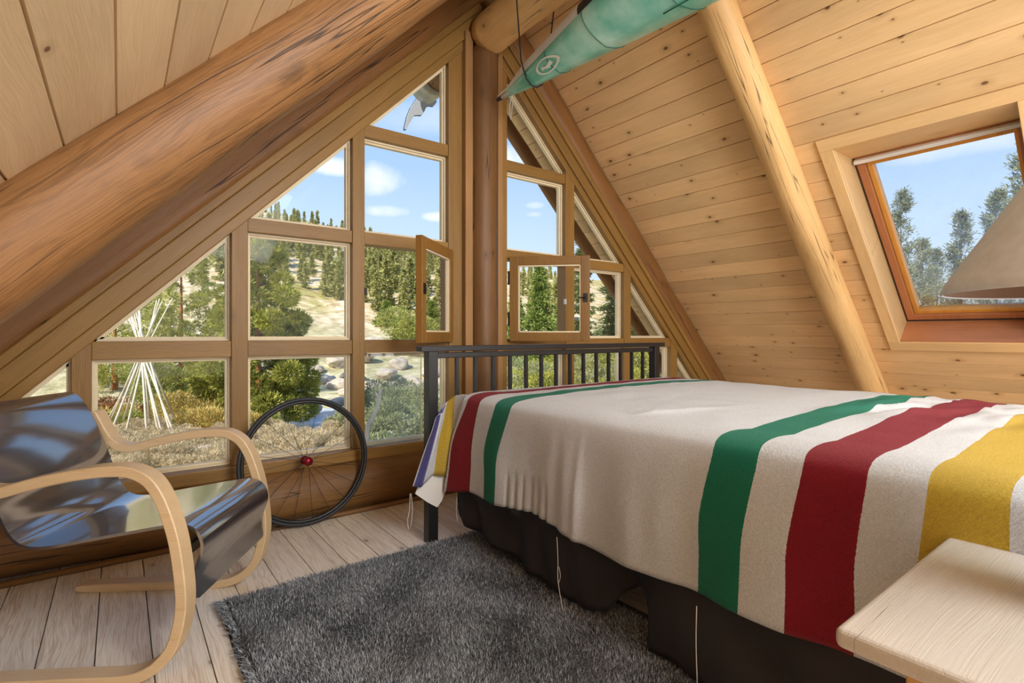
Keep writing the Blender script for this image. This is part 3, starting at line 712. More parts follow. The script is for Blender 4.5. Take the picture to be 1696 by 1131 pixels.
# ------------------------------------------------------------------ rug
rng = np.random.default_rng(5)
RX0, RX1, RY0, RY1 = .29, 1.50, -2.25, -.79
vs = []; fs = []; n1, n2 = 60, 72
def rug_edge(x, y): return
for i in range(n1 + 1):
    for j in range(n2 + 1):
        x = RX0 + (RX1 - RX0) * i / n1; y = RY0 + (RY1 - RY0) * j / n2
        yy = y + .02 * noise.noise(Vector((x * 3, y, 0))) + .018 * (x - .9) ** 2 * (j / n2); xx = x + .012 * noise.noise(Vector((0, y * 3, 4)))
        e = min(i, n1 - i, 2, j, n2 - j) / 2
        vs.append((xx, yy, .001 + .016 * e + .003 * noise.noise(Vector((x * 8, y * 8, 0))) * e))
for i in range(n1):
    for j in range(n2): a = i * (n2 + 1) + j; fs.append((a, a + n2 + 1, a + n2 + 2, a + 1))
g = G('charcoal_pile'); ge = g.n('ShaderNodeNewGeometry'); g.l(g.ramp(ge.outputs['Random Per Island'], ((0, lin('3c3e43')), (.55, lin('7d8085')), (1, lin('c8cacf')))), g.b.inputs['Base Color']); g.b.inputs['Roughness'].default_value = .8; g.b.inputs['Specular IOR Level'].default_value = .2
g.b.inputs['Sheen Weight'].default_value = .3
rug = link('rug', mesh(vs, fs, 'rug'), plain('rug_backing', lin('3a3a3b'), .95), None, True); tagit(rug, 'charcoal grey shaggy rug on the floor beside the bed', 'rug')
NB = 150000
px = rng.uniform(RX0 + .004, RX1 - .004, NB); py = rng.uniform(RY0 + .004, RY1 - .002, NB)
keep = (px < 1.44) ; px, py = px[keep], py[keep]; NB = len(px)
fx = np.sin(px * 9 + np.sin(py * 7) * 2) + np.sin(px * 23 + py * 17) * .6; fy = np.cos(py * 8 + np.sin(px * 11) * 2) + np.cos(py * 21 - px * 13) * .6
l = rng.uniform(.014, .026, NB); dx = (fx * .45 + rng.normal(0, .5, NB)); dy = (fy * .45 + rng.normal(0, .5, NB)); nn = np.sqrt(dx ** 2 + dy ** 2) + 1e-6
lean = np.clip(nn, .2, 1.1); edge = (px < RX0 + .03); dx = np.where(edge, dx - .8, dx)
tip = np.stack([px + dx * l * .8, py + dy * l * .8, .016 + l * .62 * (1.25 - .5 * lean)], 1)
tip[:, 2] = np.where(edge, tip[:, 2] * .7, tip[:, 2])
wv = np.stack([-dy, dx, np.zeros(NB)], 1) / nn[:, None] * .0013
ba = np.stack([px, py, np.full(NB, .006)], 1)
V = np.stack([ba - wv, ba + wv, (ba + tip) / 2 + wv * .9 + [0, 0, .003], (ba + tip) / 2 - wv * .9 + [0, 0, .003], tip], 1).reshape(-1, 3)
def np_mesh(name, V, F_quads=None, F_tris=None):
    me = bpy.data.meshes.new(name); me.vertices.add(len(V)); me.vertices.foreach_set('co', V.astype(np.float32).ravel())
    tot = []; idx = []
    if F_quads is not None: idx.append(F_quads.ravel()); tot.append(np.full(len(F_quads), 4))
    if F_tris is not None: idx.append(F_tris.ravel()); tot.append(np.full(len(F_tris), 3))
    idx = np.concatenate(idx); tot = np.concatenate(tot); me.loops.add(len(idx)); me.loops.foreach_set('vertex_index', idx.astype(np.int32))
    st = np.concatenate([[0], np.cumsum(tot)[:-1]]); me.polygons.add(len(tot)); me.polygons.foreach_set('loop_start', st.astype(np.int32)); me.polygons.foreach_set('loop_total', tot.astype(np.int32))
    me.update(calc_edges=True); return me
ii = np.arange(NB)[:, None] * 5
pile = link('pile', np_mesh('pile', V, ii + np.array([[0, 1, 2, 3]]), ii + np.array([[3, 2, 4]])), g.m, rug); pile['kind'] = 'stuff'

# ------------------------------------------------------------------ armchair
u_ = Vector((.84055, -.54173, 0)); w_ = Vector((-.54173, -.84055, 0)); P0 = Vector((-.135, -.355, 0))
chair = empty('armchair', P0 + u_ * .35 + w_ * .25, 'low armchair with bent birch runners and a glossy black bent plywood seat', 'chair')
def CP(s, z, wv): return P0 + u_ * s + w_ * wv + Vector((0, 0, z))
prof = [(.0, .0155), (.2, .0155), (.40, .0155), (.54, .0165), (.615, .042), (.665, .095), (.688, .16), (.697, .23), (.692, .31), (.679, .40), (.662, .465), (.638, .53), (.605, .58), (.555, .607), (.49, .611), (.40, .601), (.30, .581), (.245, .566), (.20, .556), (.155, .562), (.122, .585), (.097, .620), (.075, .663), (.055, .70)]
mwc = Matrix((u_, Vector((0, 0, 1)), u_.cross(Vector((0, 0, 1))))).transposed().to_4x4(); mwc.translation = P0
for w0 in (-.055, .522):
    cc = catmull([(a, c, 0) for a, c in prof], 6); N_ = len(cc); vs = []; fs = []
    for i, p in enumerate(cc):
        t = (cc[min(i + 1, N_ - 1)] - cc[max(i - 1, 0)]).normalized(); nrm = Vector((-t.y, t.x, 0)); h = .0155
        if i < 3: h *= (.55, .85, .97)[i]
        if i > N_ - 4: h *= (.97, .85, .55)[i - (N_ - 3)]
        prof8 = ((-h, 0), (-h + .003, -.003), (h - .003, -.003), (h, 0), (h, .055), (h - .003, .058), (-h + .003, .058), (-h, .055))
        for a, b_ in prof8:
            q = p + nrm * a; wv = w0 + max(0, min(.055, b_)) if False else w0 + b_ * .95
            vs.append(CP(q.x, q.y, wv))
    for i in range(N_ - 1):
        for k in range(8): fs.append((i * 8 + k, i * 8 + (k + 1) % 8, (i + 1) * 8 + (k + 1) % 8, (i + 1) * 8 + k))
    fs += [tuple(range(7, -1, -1)), tuple((N_ - 1) * 8 + k for k in range(8))]
    b = MB(); b.add(vs, fs); o = b.build('arm_runner', M['birch'], chair, smooth=False, mw=mwc)
    o.data.polygons.foreach_set('use_smooth', [True] * len(o.data.polygons)); es = o.modifiers.new('e', 'EDGE_SPLIT'); es.split_angle = .6
shell = [(-.085, .735), (-.060, .762), (-.032, .775), (-.004, .773), (.022, .752), (.050, .712), (.080, .655), (.101, .606), (.118, .56), (.136, .508), (.152, .462), (.172, .42), (.20, .388), (.24, .374), (.30, .376), (.38, .389), (.50, .409), (.60, .425), (.655, .430), (.693, .418), (.715, .388), (.719, .352), (.708, .318), (.699, .285), (.699, .25), (.702, .205)]
cc = catmull([(a, c, 0) for a, c in shell], 6); N_ = len(cc)
cum = [0]
for a, c in zip(cc[:-1], cc[1:]): cum.append(cum[-1] + (c - a).length)
tot = cum[-1]; vs = []; fs = []; K = 16
for side in (0, 1):
    for i, p in enumerate(cc):
        t = (cc[min(i + 1, N_ - 1)] - cc[max(i - 1, 0)]).normalized(); nrm = Vector((-t.y, t.x, 0)); q = p + nrm * (.0045 if side else -.0045)
        d0, d1 = cum[i], tot - cum[i]; ins = 0
        for dd, R in ((d0, .05), (d1, .012)):
            if dd < R: ins = max(ins, R - math.sqrt(max(0, R * R - (R - dd) ** 2)))
        # narrower through the bend behind the arms
        for k in range(K + 1): vs.append(CP(q.x, q.y, .008 + ins + (.494 - 2 * ins) * k / K))
for side in (0, 1):
    o_ = side * N_ * (K + 1)
    for i in range(N_ - 1):
        for k in range(K): a = o_ + i * (K + 1) + k; fs.append((a, a + 1, a + K + 2, a + K + 1))
o_ = N_ * (K + 1)
for i in range(N_ - 1):
    for k in (0, K): a = i * (K + 1) + k; fs.append((a, a + K + 1, a + K + 1 + o_, a + o_))
for k in range(K):
    for i in (0, N_ - 1): a = i * (K + 1) + k; fs.append((a, a + 1, a + 1 + o_, a + o_))
b = MB(); b.add(vs, fs); o = b.build('seat_shell', M['lacquer'], chair, smooth=True, mw=mwc); es = o.modifiers.new('e', 'EDGE_SPLIT'); es.split_angle = .7
# cross rails carrying the shell
for s, z in ((.665, .345),):
    m = MB(); pts = [CP(s + ds, z + dz, wv) for wv in (-.0, .52) for ds, dz in ((-.014, -.02), (.0, -.02), (.0, .02), (-.014, .02))]
    m.add(pts, [(0, 1, 2, 3), (7, 6, 5, 4), (0, 4, 5, 1), (1, 5, 6, 2), (2, 6, 7, 3), (3, 7, 4, 0)]); m.build('cross_rail', M['lacquer'], chair)

# ------------------------------------------------------------------ bicycle wheel
WC = Vector((.79, -.175, .336)); RWH = .334
lean = math.radians(5.5)
wx = Vector((1, 0.02, 0)).normalized(); wn_ = Vector((0, -math.cos(lean), math.sin(lean))); wz = Vector((0, math.sin(lean), math.cos(lean)))
WC = Vector((.785, -.172 + math.sin(lean) * RWH * 1.0, RWH * math.cos(lean) + .004))
wheel = empty('bicycle_wheel', (WC.x, -.155, 0), 'black bicycle wheel with a red hub leaning against the window sill', 'wheel')
def WP(a, r, d=0): return WC + (wx * math.cos(a) + wz * math.sin(a)) * r + wn_ * d
def torus(name, R, prof, mat, par):
    n = 96; k = len(prof); vs = [WP(2 * math.pi * i / n, R + a, b_) for i in range(n) for a, b_ in prof]; fs = [(i * k + j, i * k + (j + 1) % k, ((i + 1) % n) * k + (j + 1) % k, ((i + 1) % n) * k + j) for i in range(n) for j in range(k)]
    m = MB(); m.add(vs, fs); return m.build(name, mat, par, smooth=True)
torus('tire', .3225, [(.0105 * math.cos(t), .0105 * math.sin(t)) for t in [2 * math.pi * k / 10 for k in range(10)]], M['rubber'], wheel)
torus('rim', .306, [(.009, -.009), (.009, .009), (-.004, .008), (-.008, .0), (-.004, -.008)], M['black'], wheel)
hub = MB(); hub.tube([WC + wn_ * d for d in (-.045, -.04, -.036, -.030, -.026, .026, .030, .036, .04, .045)], [.007, .014, .023, .023, .011, .011, .023, .023, .014, .007], 20)
hub = hub.build('hub', M['hub'], wheel, smooth=True)
for i in range(20):
    a = 2 * math.pi * (i + .25) / 20; sd = .030 if i % 2 else -.030; off = 0
    m = MB(); m.tube([WP(a + off, .016, sd), WP(a, .300, 0)], .0012, 5); m.build('spoke', M['spoke'], wheel)

# ------------------------------------------------------------------ nightstand and lamp
NZ = .605
ns = empty('nightstand', (1.04, -2.86, 0), 'pale wooden nightstand beside the foot of the bed', 'nightstand')
m = MB(); m.box(.772, 1.30, -3.10, -2.672, NZ - .028, NZ); m.build('top', M['night'], ns, bevel=.009).modifiers['bevel'].segments = 4
m = MB(); m.box(.855, 1.245, -3.04, -2.73, .42, NZ - .028); m.build('apron', M['night_side'], ns, bevel=.002)
for x in (.858, 1.242):
    for y in (-3.037, -2.733):
        sx = .022 * (1 if x < 1 else -1); sy = .022 * (1 if y < -2.9 else -1)
        m = MB(); m.box(x - .004 if sx > 0 else x + 2 * sx + .0, x + 2 * sx if sx > 0 else x + .004, min(y, y + 2 * sy) - .004, max(y, y + 2 * sy) + .004, 0, NZ - .03); m.build('leg', M['night_side'], ns, bevel=.003)
m = MB(); m.box(.90, 1.20, -2.727, -2.722, .45, .55); dr = m.build('drawer', M['night'], ns, bevel=.002)
m = MB(); m.tube([(1.05, -2.722, .50), (1.05, -2.705, .50)], .012, 12); m.build('knob', M['night_side'], dr)
LX, LY = 1.115, -2.915
lamp = empty('table_lamp', (LX, LY, NZ), 'table lamp with a wide greige linen cone shade beside the skylight', 'lamp')
def lathe(prof, n=48, cx=LX, cy=LY):
    m = MB(); vs = [(cx + r * math.cos(2 * math.pi * k / n), cy + r * math.sin(2 * math.pi * k / n), z) for r, z in prof for k in range(n)]
    m.add(vs, [(i * n + k, i * n + (k + 1) % n, (i + 1) * n + (k + 1) % n, (i + 1) * n + k) for i in range(len(prof) - 1) for k in range(n)]); return m
lathe([(.0, NZ), (.075, NZ), (.078, NZ + .01), (.06, NZ + .03), (.07, NZ + .10), (.075, NZ + .16), (.05, NZ + .24), (.02, NZ + .28), (.012, NZ + .30), (.0, NZ + .30)]).build('base', M['lamp_base'], lamp, smooth=True)
lathe([(.008, NZ + .28), (.008, NZ + .50), (.0, NZ + .50)]).build('pole', M['black'], lamp, smooth=True)
SZ = 1.062; SR = .205; ST = .085; SH = .20
sh = lathe([(SR - .0035, SZ + .002), (SR - .0015, SZ), (SR, SZ + .003), (SR - .004, SZ + .016), (ST, SZ + SH), (ST - .0055, SZ + SH)]).build('lamp_shade', M['shade'], lamp, smooth=True)
es = sh.modifiers.new('e', 'EDGE_SPLIT'); es.split_angle = .9
lathe([(SR - .0038, SZ + .0022), (SR - .0085, SZ + .016), (ST - .0055, SZ + SH - .001)]).build('shade_lining', M['shade_in'], lamp, smooth=True)
m = MB()
for k in range(3):
    a = 2 * math.pi * k / 3 + .4; m.tube([(LX, LY, SZ + .05), (LX + (ST + .012) * math.cos(a) * 1.0, LY + (ST + .012) * math.sin(a), SZ + SH - .03)], .0015, 5)
m.build('shade_carrier', M['black'], lamp)

# ------------------------------------------------------------------ kayak
KX = 1.97; KT = -.225; KB = -5.2
gk = G('kayak_green'); tck = gk.n('ShaderNodeTexCoord'); fk = gk.noise(tck.outputs['Object'], 4.5, 4)
gk.l(gk.ramp(fk, ((.3, lin('4aa796')), (.5, lin('74c2b0')), (.7, lin('b2e0d4')))), gk.b.inputs['Base Color']); gk.b.inputs['Roughness'].default_value = .28; gk.b.inputs['Coat Weight'].default_value = .3
M['kband'] = plain('kayak_pale_band', lin('e6e8ec'), .4); M['kblack'] = plain('kayak_black_band', lin('2a2c32'), .45); M['kdeck'] = plain('kayak_olive_deck', lin('5f6a48'), .6)
M['kclear'] = plain('clear_vinyl', lin('b7b2aa'), .25); M['kline'] = plain('seam_green', lin('1f5b4e'), .5); M['kwhite'] = plain('white_print', lin('dfe8e2'), .4)
def half(d):   # half width against distance from the tip
    tab = [(0, .010), (.05, .014), (.12, .022), (.36, .072), (.65, .125), (.95, .180), (1.4, .250), (2.0, .315), (2.6, .335), (3.4, .30), (4.2, .19), (4.8, .06), (4.975, .01)]
    return lerp_table(tab, d)
def keelz(d): return lerp_table([(0, 2.522), (.12, 2.505), (.36, 2.478), (.8, 2.462), (1.5, 2.452), (2.5, 2.445), (4, 2.47), (4.6, 2.51), (4.975, 2.56)], d)
def sheer(d): return lerp_table([(0, 2.545), (.12, 2.545), (.36, 2.553), (.8, 2.575), (1.5, 2.60), (2.5, 2.61), (4, 2.60), (4.975, 2.60)], d)
def ksec(d):
    h = half(d); zk = keelz(d); zs = sheer(d); z1 = zk + (zs - zk) * .34; rp = max(.006, h * .12)
    bh = min(.026, h * .5)
    hull = [(-h, zs), (-h * .97, zk + (zs - zk) * .72), (-h * .80, z1 + .008), (-h * .42, zk + (z1 - zk) * .42), (0, zk)]
    return hull, bh
dl = [0, .03, .06, .09, .12] + [.12 + .06 * i for i in range(1, 81)] + [4.975]
kay = empty('kayak', (KX, KT, 2.52), 'green kayak hanging upright by a black cord under the ridge log', 'kayak')
def strip(name, fn, mat, d0=0, d1=9, n=None):
    m = MB(); rows_ = [[Vector((KX + x, KT - d, z)) for x, z in fn(d)] for d in dl if d0 <= d <= d1]; k = len(rows_[0])
    vs = [p for r in rows_ for p in r]; fs = [(i * k + j, i * k + j + 1, (i + 1) * k + j + 1, (i + 1) * k + j) for i in range(len(rows_) - 1) for j in range(k - 1)]
    m.add(vs, fs); return m.build(name, mat, kay, smooth=True)
def full(d):
    hl, _ = ksec(d); return hl + [(-x, z) for x, z in hl[-2::-1]]
o = strip('hull', full, gk.m, .09); sub = o.modifiers.new('s', 'SUBSURF'); sub.levels = 1; sub.render_levels = 2
def band(d):
    h = half(d); zs = sheer(d); bh = min(.048, h * .75); f = lambda s: [(s * (h + .001), zs - bh * .15), (s * (h + .004), zs + bh * .5), (s * h * .97, zs + bh)]
    return f
strip('gunwale_band', lambda d: band(d)(-1), M['kband'], .0, .93); strip('gunwale_band', lambda d: band(d)(-1), M['kblack'], .90)
strip('gunwale_band', lambda d: band(d)(1), M['kband'], .0, .93); strip('gunwale_band', lambda d: band(d)(1), M['kblack'], .90)
def deck(d):
    h = half(d); zs = sheer(d) + min(.048, h * .75); r = min(.05, h * .35)
    return [(-h * .97, zs), (-h * .6, zs + r * .75), (0, zs + r), (h * .6, zs + r * .75), (h * .97, zs)]
strip('deck', deck, M['kdeck'], .12)
# nose piece
m = MB(); m.tube([(KX, KT + .012, 2.530), (KX, KT - .05, 2.532), (KX, KT - .12, 2.530), (KX, KT - .2, 2.528)], [.011, .014, .020, .012], 12); m.build('nose_cap', M['kclear'], kay, smooth=True)
m = MB(); m.tube([(KX, KT + .014, 2.530), (KX, KT - .035, 2.531)], [.0115, .0145], 12); m.build('nose_plug', M['kblack'], kay, smooth=True)
def hullpt(d, f, off=.002):       # f in 0..1 from keel to left sheer
    hl, _ = ksec(d); hl = hl[::-1]; cum = [0]
    for a, c in zip(hl[:-1], hl[1:]): cum.append(cum[-1] + math.hypot(c[0] - a[0], c[1] - a[1]))
    t = f * cum[-1]
    for i in range(len(cum) - 1):
        if t <= cum[i + 1] + 1e-9:
            k = (t - cum[i]) / max(1e-9, cum[i + 1] - cum[i]); x = hl[i][0] + (hl[i + 1][0] - hl[i][0]) * k; z = hl[i][1] + (hl[i + 1][1] - hl[i][1]) * k
            nx = (hl[i + 1][1] - hl[i][1]); nz = -(hl[i + 1][0] - hl[i][0]); nl = math.hypot(nx, nz) or 1
            return Vector((KX + x - abs(nx) / nl * off, KT - d, z - abs(nz) / nl * off))
    return Vector((KX + hl[-1][0], KT - d, hl[-1][1]))
def seam(pts, r=.0022, name='seam'):
    m = MB(); m.tube(pts, r, 6); return m.build(name, M['kline'], kay, smooth=True)
def mir(p): return Vector((2 * KX - p.x, p.y, p.z))
for d in (.58, .93, 1.36, 1.8, 2.3):
    l_ = [hullpt(d, f / 10, .0) for f in range(10, -1, -1)]; seam(l_ + [mir(p) for p in l_[-2::-1]])
seam([hullpt(d, 0, .0) for d in [1.28 + .06 * i for i in range(20)]], .003, 'keel_strake')
# printed emblem: oval ring with a pointed peak inside, on the left panel
def epos(a, b_): return hullpt(.555 + a * .095, .50 + b_ * .27, .004)
vs = []; fs = []; n = 40
for i in range(n):
    t = 2 * math.pi * i / n; sx = math.cos(t); sy = math.sin(t); tp = 1 + .25 * max(0, sx) ** 3
    vs += [epos(sx * tp, sy * (1 - .15 * sx)), epos(sx * .80 * tp, sy * .80 * (1 - .15 * sx))]
fs = [(2 * i, 2 * i + 1, 2 * ((i + 1) % n) + 1, 2 * ((i + 1) % n)) for i in range(n)]
m = MB(); m.add(vs, fs); em = m.build('emblem', M['kwhite'], kay)
m = MB()
for tri in ([(-.55, -.35), (-.1, .0), (-.5, .25)], [(-.45, -.1), (.15, -.5), (.55, .42), (.05, .05)], [(.1, -.35), (.6, -.1), (.45, .35)]):
    m.add([epos(*p) for p in tri], [tuple(range(len(tri)))])
m.build('emblem_peak', M['kwhite'], em)
# hanging cord looped over the ridge log and under the hull
d = .36; yy = KT - d; ang = [math.radians(a) for a in range(0, 181, 15)]
loop = [Vector((AX + .150 * math.cos(a), yy, 3.02 + .150 * math.sin(a))) for a in ang]
lo_ = [Vector((KX - .100, yy, 2.60)), Vector((KX - .085, yy, 2.56)), Vector((KX - .062, yy, 2.505)), Vector((KX - .02, yy, 2.476)), Vector((KX + .02, yy, 2.476)), Vector((KX + .062, yy, 2.505)), Vector((KX + .085, yy, 2.56)), Vector((KX + .100, yy, 2.60))]
m = MB(); m.tube(loop + lo_ + [loop[0]], .0042, 8, caps=False); tagit(m.build('hanging_cord', M['rope'], smooth=True), 'black cord looped over the ridge log and under the green kayak bow', 'cord')
m = MB(); m.tube(catmull([(KX + .01, KT - .13, 2.52), (KX + .012, KT - .10, 2.45), (KX + .04, KT - .07, 2.395), (KX + .052, KT - .06, 2.40), (KX + .03, KT - .10, 2.44), (KX + .015, KT - .135, 2.49)], 6), .0025, 6); m.build('grab_loop', M['kclear'], kay, smooth=True)

# ------------------------------------------------------------------ pieces at the window
m = MB(); m.box(1.158, 1.512, -.030, -.024, .337, .892); pn = m.build('clear_sheet', M['glass_grey']); tagit(pn, 'clear glass sheet standing on the sill against the lower pane left of the headboard', 'glass sheet')
m = MB(); m.box(1.158, 1.512, -.031, -.023, .888, .893); m.box(1.509, 1.513, -.031, -.023, .337, .892); m.build('edge_strip', M['stop'], pn)
m = MB(); m.tube(catmull([(1.205, .10, .30), (1.208, .10, .38), (1.222, .10, .45), (1.262, .10, .52), (1.282, .10, .575), (1.290, .10, .635), (1.300, .10, .66)], 5), [.016] * 6 + [.015] * 6 + [.013] * 6 + [.012] * 6 + [.010] * 6 + [.003], 10)
m.tube(catmull([(1.284, .10, .60), (1.272, .10, .625), (1.262, .10, .648)], 4), [.008] * 6 + [.006, .004, .002], 8)
an = m.build('antler', M['antler'], smooth=True); tagit(an, 'grey antler tip standing outside the lower pane right of the wheel', 'antler')
m = MB(); m.box(1.10, 1.60, .13, .20, .27, .30); lg = m.build('outer_sill', M['frameX']); tagit(lg, kind='structure'); lg.name = 'trim_2'
# ================================================================== OUTSIDE
rnd = random.Random(11)
def crest(px): return lerp_table([(-400, .30), (0, .30), (250, .27), (415, .243), (500, .222), (580, .196), (645, .17), (745, .155), (850, .125), (960, .108), (1100, .09), (1500, .06), (2600, .05)], px)
def polar(X, Y):
    r = Vector((X, Y, 0)) - Vector((CAM.x, CAM.y, 0)); d = r.dot(FW); s = r.dot(RT)
    rad = r.length; az = math.atan2(s, d); return rad, az
def ground(X, Y):
    rad, az = polar(X, Y); a = max(-1.2, min(1.15, az)); px = 848 + 860 * math.tan(a); c = crest(px) * math.cos(a)
    z = -2.5
    e = 0
    # river channel across the meadow
    rc = 29 + 3.0 * math.sin(a * 5) + (3 if a > 0.1 else 0)
    ch = math.exp(-((rad - rc) / 4.2) ** 2) * (1 if True else 0); z -= 1.1 * ch
    if rad > 36:
        t = (rad - 36) / (210 - 36)
        if t <= 1: z += (t ** 1.12) * (c * 210 + 3.6); z += (4.5 * noise.noise(Vector((X * .035, Y * .035, 0))) + 1.6 * noise.noise(Vector((X * .11, Y * .11, 3)))) * min(1, t * 4) * (1 - t * .75)
        else: z += (c * 210 + 3.6) * (1 - min(.9, (t - 1) * .8))
    z += .12 * noise.noise(Vector((X * .35, Y * .35, 1)))
    return z
# polar grid ground mesh
vs = []; fs = []
rads = [2.5 + .6 * i for i in range(20)] + [14.5 + 1.0 * i for i in range(28)] + [42.5 + 2.6 * i for i in range(66)] + [225, 260]
azs = [math.radians(-75 + 1.4 * i) for i in range(112)]
for r in rads:
    for a in azs:
        p = Vector((CAM.x, CAM.y, 0)) + (FW * math.cos(a) + RT * math.sin(a)) * r; vs.append((p.x, p.y, ground(p.x, p.y)))
n = len(azs)
for i in range(len(rads) - 1):
    for k in range(n - 1): fs.append((i * n + k, i * n + k + 1, (i + 1) * n + k + 1, (i + 1) * n + k))
g = G('valley_ground'); tc = g.n('ShaderNodeTexCoord'); P_ = tc.outputs['Object']
n1_ = g.noise(P_, .12, 6, .65); n2_ = g.noise(P_, .9, 5, .6); n3_ = g.noise(P_, .035, 4, .5)
rock = g.ramp(n2_, ((.3, lin('9c8562')), (.5, lin('cdb794')), (.7, lin('eddcc2')))); grass = g.ramp(n2_, ((.3, lin('6e6a38')), (.5, lin('a3975a')), (.7, lin('c9bd88'))))
col = g.mix(g.maprange(g.ma('ADD', n1_, g.ma('MULTIPLY', n3_, .4)), .56, .74), grass, rock)
zz = g.sep(P_)[2]; up_ = g.maprange(zz, -1.0, 4.0); near = g.ramp(n2_, ((.3, lin('8b8560')), (.5, lin('b8ae88')), (.7, lin('d8d0b2'))))
col = g.mix(up_, near, col)
g.l(col, g.b.inputs['Base Color']); g.b.inputs['Roughness'].default_value = 1; g.b.inputs['Specular IOR Level'].default_value = 0; g.bump(n2_, .8, .3)
gr = link('ground', mesh(vs, fs, 'ground'), g.m, None, True); tagit(gr, kind='structure')
# river
g = G('river_water'); tc = g.n('ShaderNodeTexCoord'); g.b.inputs['Base Color'].default_value = (.20, .25, .30, 1); g.b.inputs['Roughness'].default_value = .3
nn_ = g.noise(tc.outputs['Object'], 1.4, 5, .7); g.l(g.mix(g.maprange(nn_, .55, .68), (.42, .48, .56), (.85, .88, .92)), g.b.inputs['Base Color']); g.bump(nn_, .5, .15)
vs = []; fs = []; ra = [23.5, 26, 28, 30, 32, 34, 36.5]; az2 = [math.radians(-60 + 3 * i) for i in range(36)]
for r in ra:
    for a in az2: p = Vector((CAM.x, CAM.y, 0)) + (FW * math.cos(a) + RT * math.sin(a)) * r; vs.append((p.x, p.y, -3.0))
for i in range(len(ra) - 1):
    for k in range(len(az2) - 1): q = len(az2); fs.append((i * q + k, i * q + k + 1, (i + 1) * q + k + 1, (i + 1) * q + k))
rv = link('river', mesh(vs, fs, 'river'), g.m); tagit(rv, 'pale rushing river crossing the valley behind the sagebrush', 'river', kind='stuff')

# ---- foliage generators
def blades_mesh(name, C, Dv, L, Wd, rng):
    n = len(C); Dv = Dv / (np.linalg.norm(Dv, axis=1, keepdims=True) + 1e-9); r = rng.normal(size=(n, 3)); s = np.cross(Dv, r); s /= (np.linalg.norm(s, axis=1, keepdims=True) + 1e-9)
    s = s * (Wd[:, None] if hasattr(Wd, '__len__') else Wd); L = L[:, None]; mid = C + Dv * L * .45
    V = np.stack([C, mid + s, C + Dv * L, mid - s], 1).reshape(-1, 3); ii = np.arange(n)[:, None] * 4
    return np_mesh(name, V, ii + np.array([[0, 1, 2, 3]]))
def conifer_mesh(name, H, R, rng, whorls=26, per=8, tufts=9, bl=6, blen=.28, bw=.035, droop=.25, power=.85, base=.06, ragged=.25):
    C = []; D = []; L = []
    for k in range(whorls):
        f = base + (1 - base) * (k + rng.uniform(0, .6)) / whorls; z = H * f; rr = R * max(.02, (1 - f)) ** power * rng.uniform(1 - ragged, 1 + ragged * .5)
        for b_ in range(per):
            a = rng.uniform(0, 2 * math.pi); ln = rr * rng.uniform(.65, 1.1)
            for t in range(tufts):
                q = (t + .6) / tufts; c = np.array([math.cos(a) * ln * q, math.sin(a) * ln * q, z - droop * ln * q + .18 * ln * q * q])
                m_ = bl; C.append(c + rng.normal(0, .05 * R * .4 + .02, (m_, 3))); d = np.array([math.cos(a), math.sin(a), .15]) * .9 + rng.normal(0, .55, (m_, 3)); D.append(d); L.append(rng.uniform(.6, 1.1, m_) * blen)
    C.append(np.array([[0, 0, H * .985 - i * .12] for i in range(6)])); D.append(np.array([[rng.normal(0, .3), rng.normal(0, .3), 1] for i in range(6)])); L.append(np.full(6, blen * 1.1))
    C = np.concatenate(C); D = np.concatenate(D); L = np.concatenate(L)
    return blades_mesh(name, C, D, L, bw, rng)
def clump_mesh(name, blobs, rng, n, blen, bw, updir=.3):
    C = []; D = []
    tot = sum(b[3] ** 2 for b in blobs)
    for (x, y, z, r) in blobs:
        m_ = int(n * r * r / tot) + 4; d = rng.normal(size=(m_, 3)); d /= np.linalg.norm(d, axis=1, keepdims=True); q = r * rng.uniform(.45, 1.0, m_)[:, None] ** .5
        C.append(np.array([x, y, z]) + d * q * np.array([1, 1, .8])); D.append(d + np.array([0, 0, updir]) + rng.normal(0, .45, (m_, 3)))
    C = np.concatenate(C); D = np.concatenate(D); return blades_mesh(name, C, D, rng.uniform(.6, 1.2, len(C)) * blen, bw, rng)
F = {}
F['spruce'] = foliage_mat('spruce_green', [lin('5c6c34'), lin('829044'), lin('a8b25c'), lin('68803a')])
F['pine'] = foliage_mat('pine_green', [lin('6e742e'), lin('9a9a46'), lin('c8be60'), lin('7e8a3a'), lin('b0a750')])
F['dark'] = foliage_mat('dark_conifer', [lin('4e5c38'), lin('6a7a4a'), lin('84925c')])
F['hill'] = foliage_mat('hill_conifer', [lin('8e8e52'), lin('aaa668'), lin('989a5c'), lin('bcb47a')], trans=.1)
F['yellow'] = foliage_mat('autumn_yellow', [lin('ccae5c'), lin('e2ca78'), lin('b89c50'), lin('aaa560')])
F['lime'] = foliage_mat('yellow_green', [lin('9c9c50'), lin('b6b466'), lin('868c4a')])
F['sage'] = foliage_mat('grey_sage', [lin('bfa97c'), lin('dcc9a0'), lin('8e7a56'), lin('ead9b8'), lin('c6b284')])
F['rust'] = foliage_mat('rust_shrub', [lin('8a5a34'), lin('a8744a'), lin('74502e')])
F['willow'] = foliage_mat('willow_green', [lin('8e9464'), lin('aeb080'), lin('767e54'), lin('cac69a')])
F['grey'] = foliage_mat('grey_green_conifer', [lin('6a7056'), lin('868b6a'), lin('a3a682')])  # muted grey-green needle tones of the conifers outside the skylight
M['bark'] = plain('orange_bark', lin('a3683c'), .9, nscale=6, namp=.3); M['bark_g'] = plain('grey_bark', lin('6b5a48'), .9, nscale=6, namp=.3)
M['stone'] = plain('river_stone', lin('b9aa97'), .85, nscale=4, namp=.25, bump=.5, bscale=12)
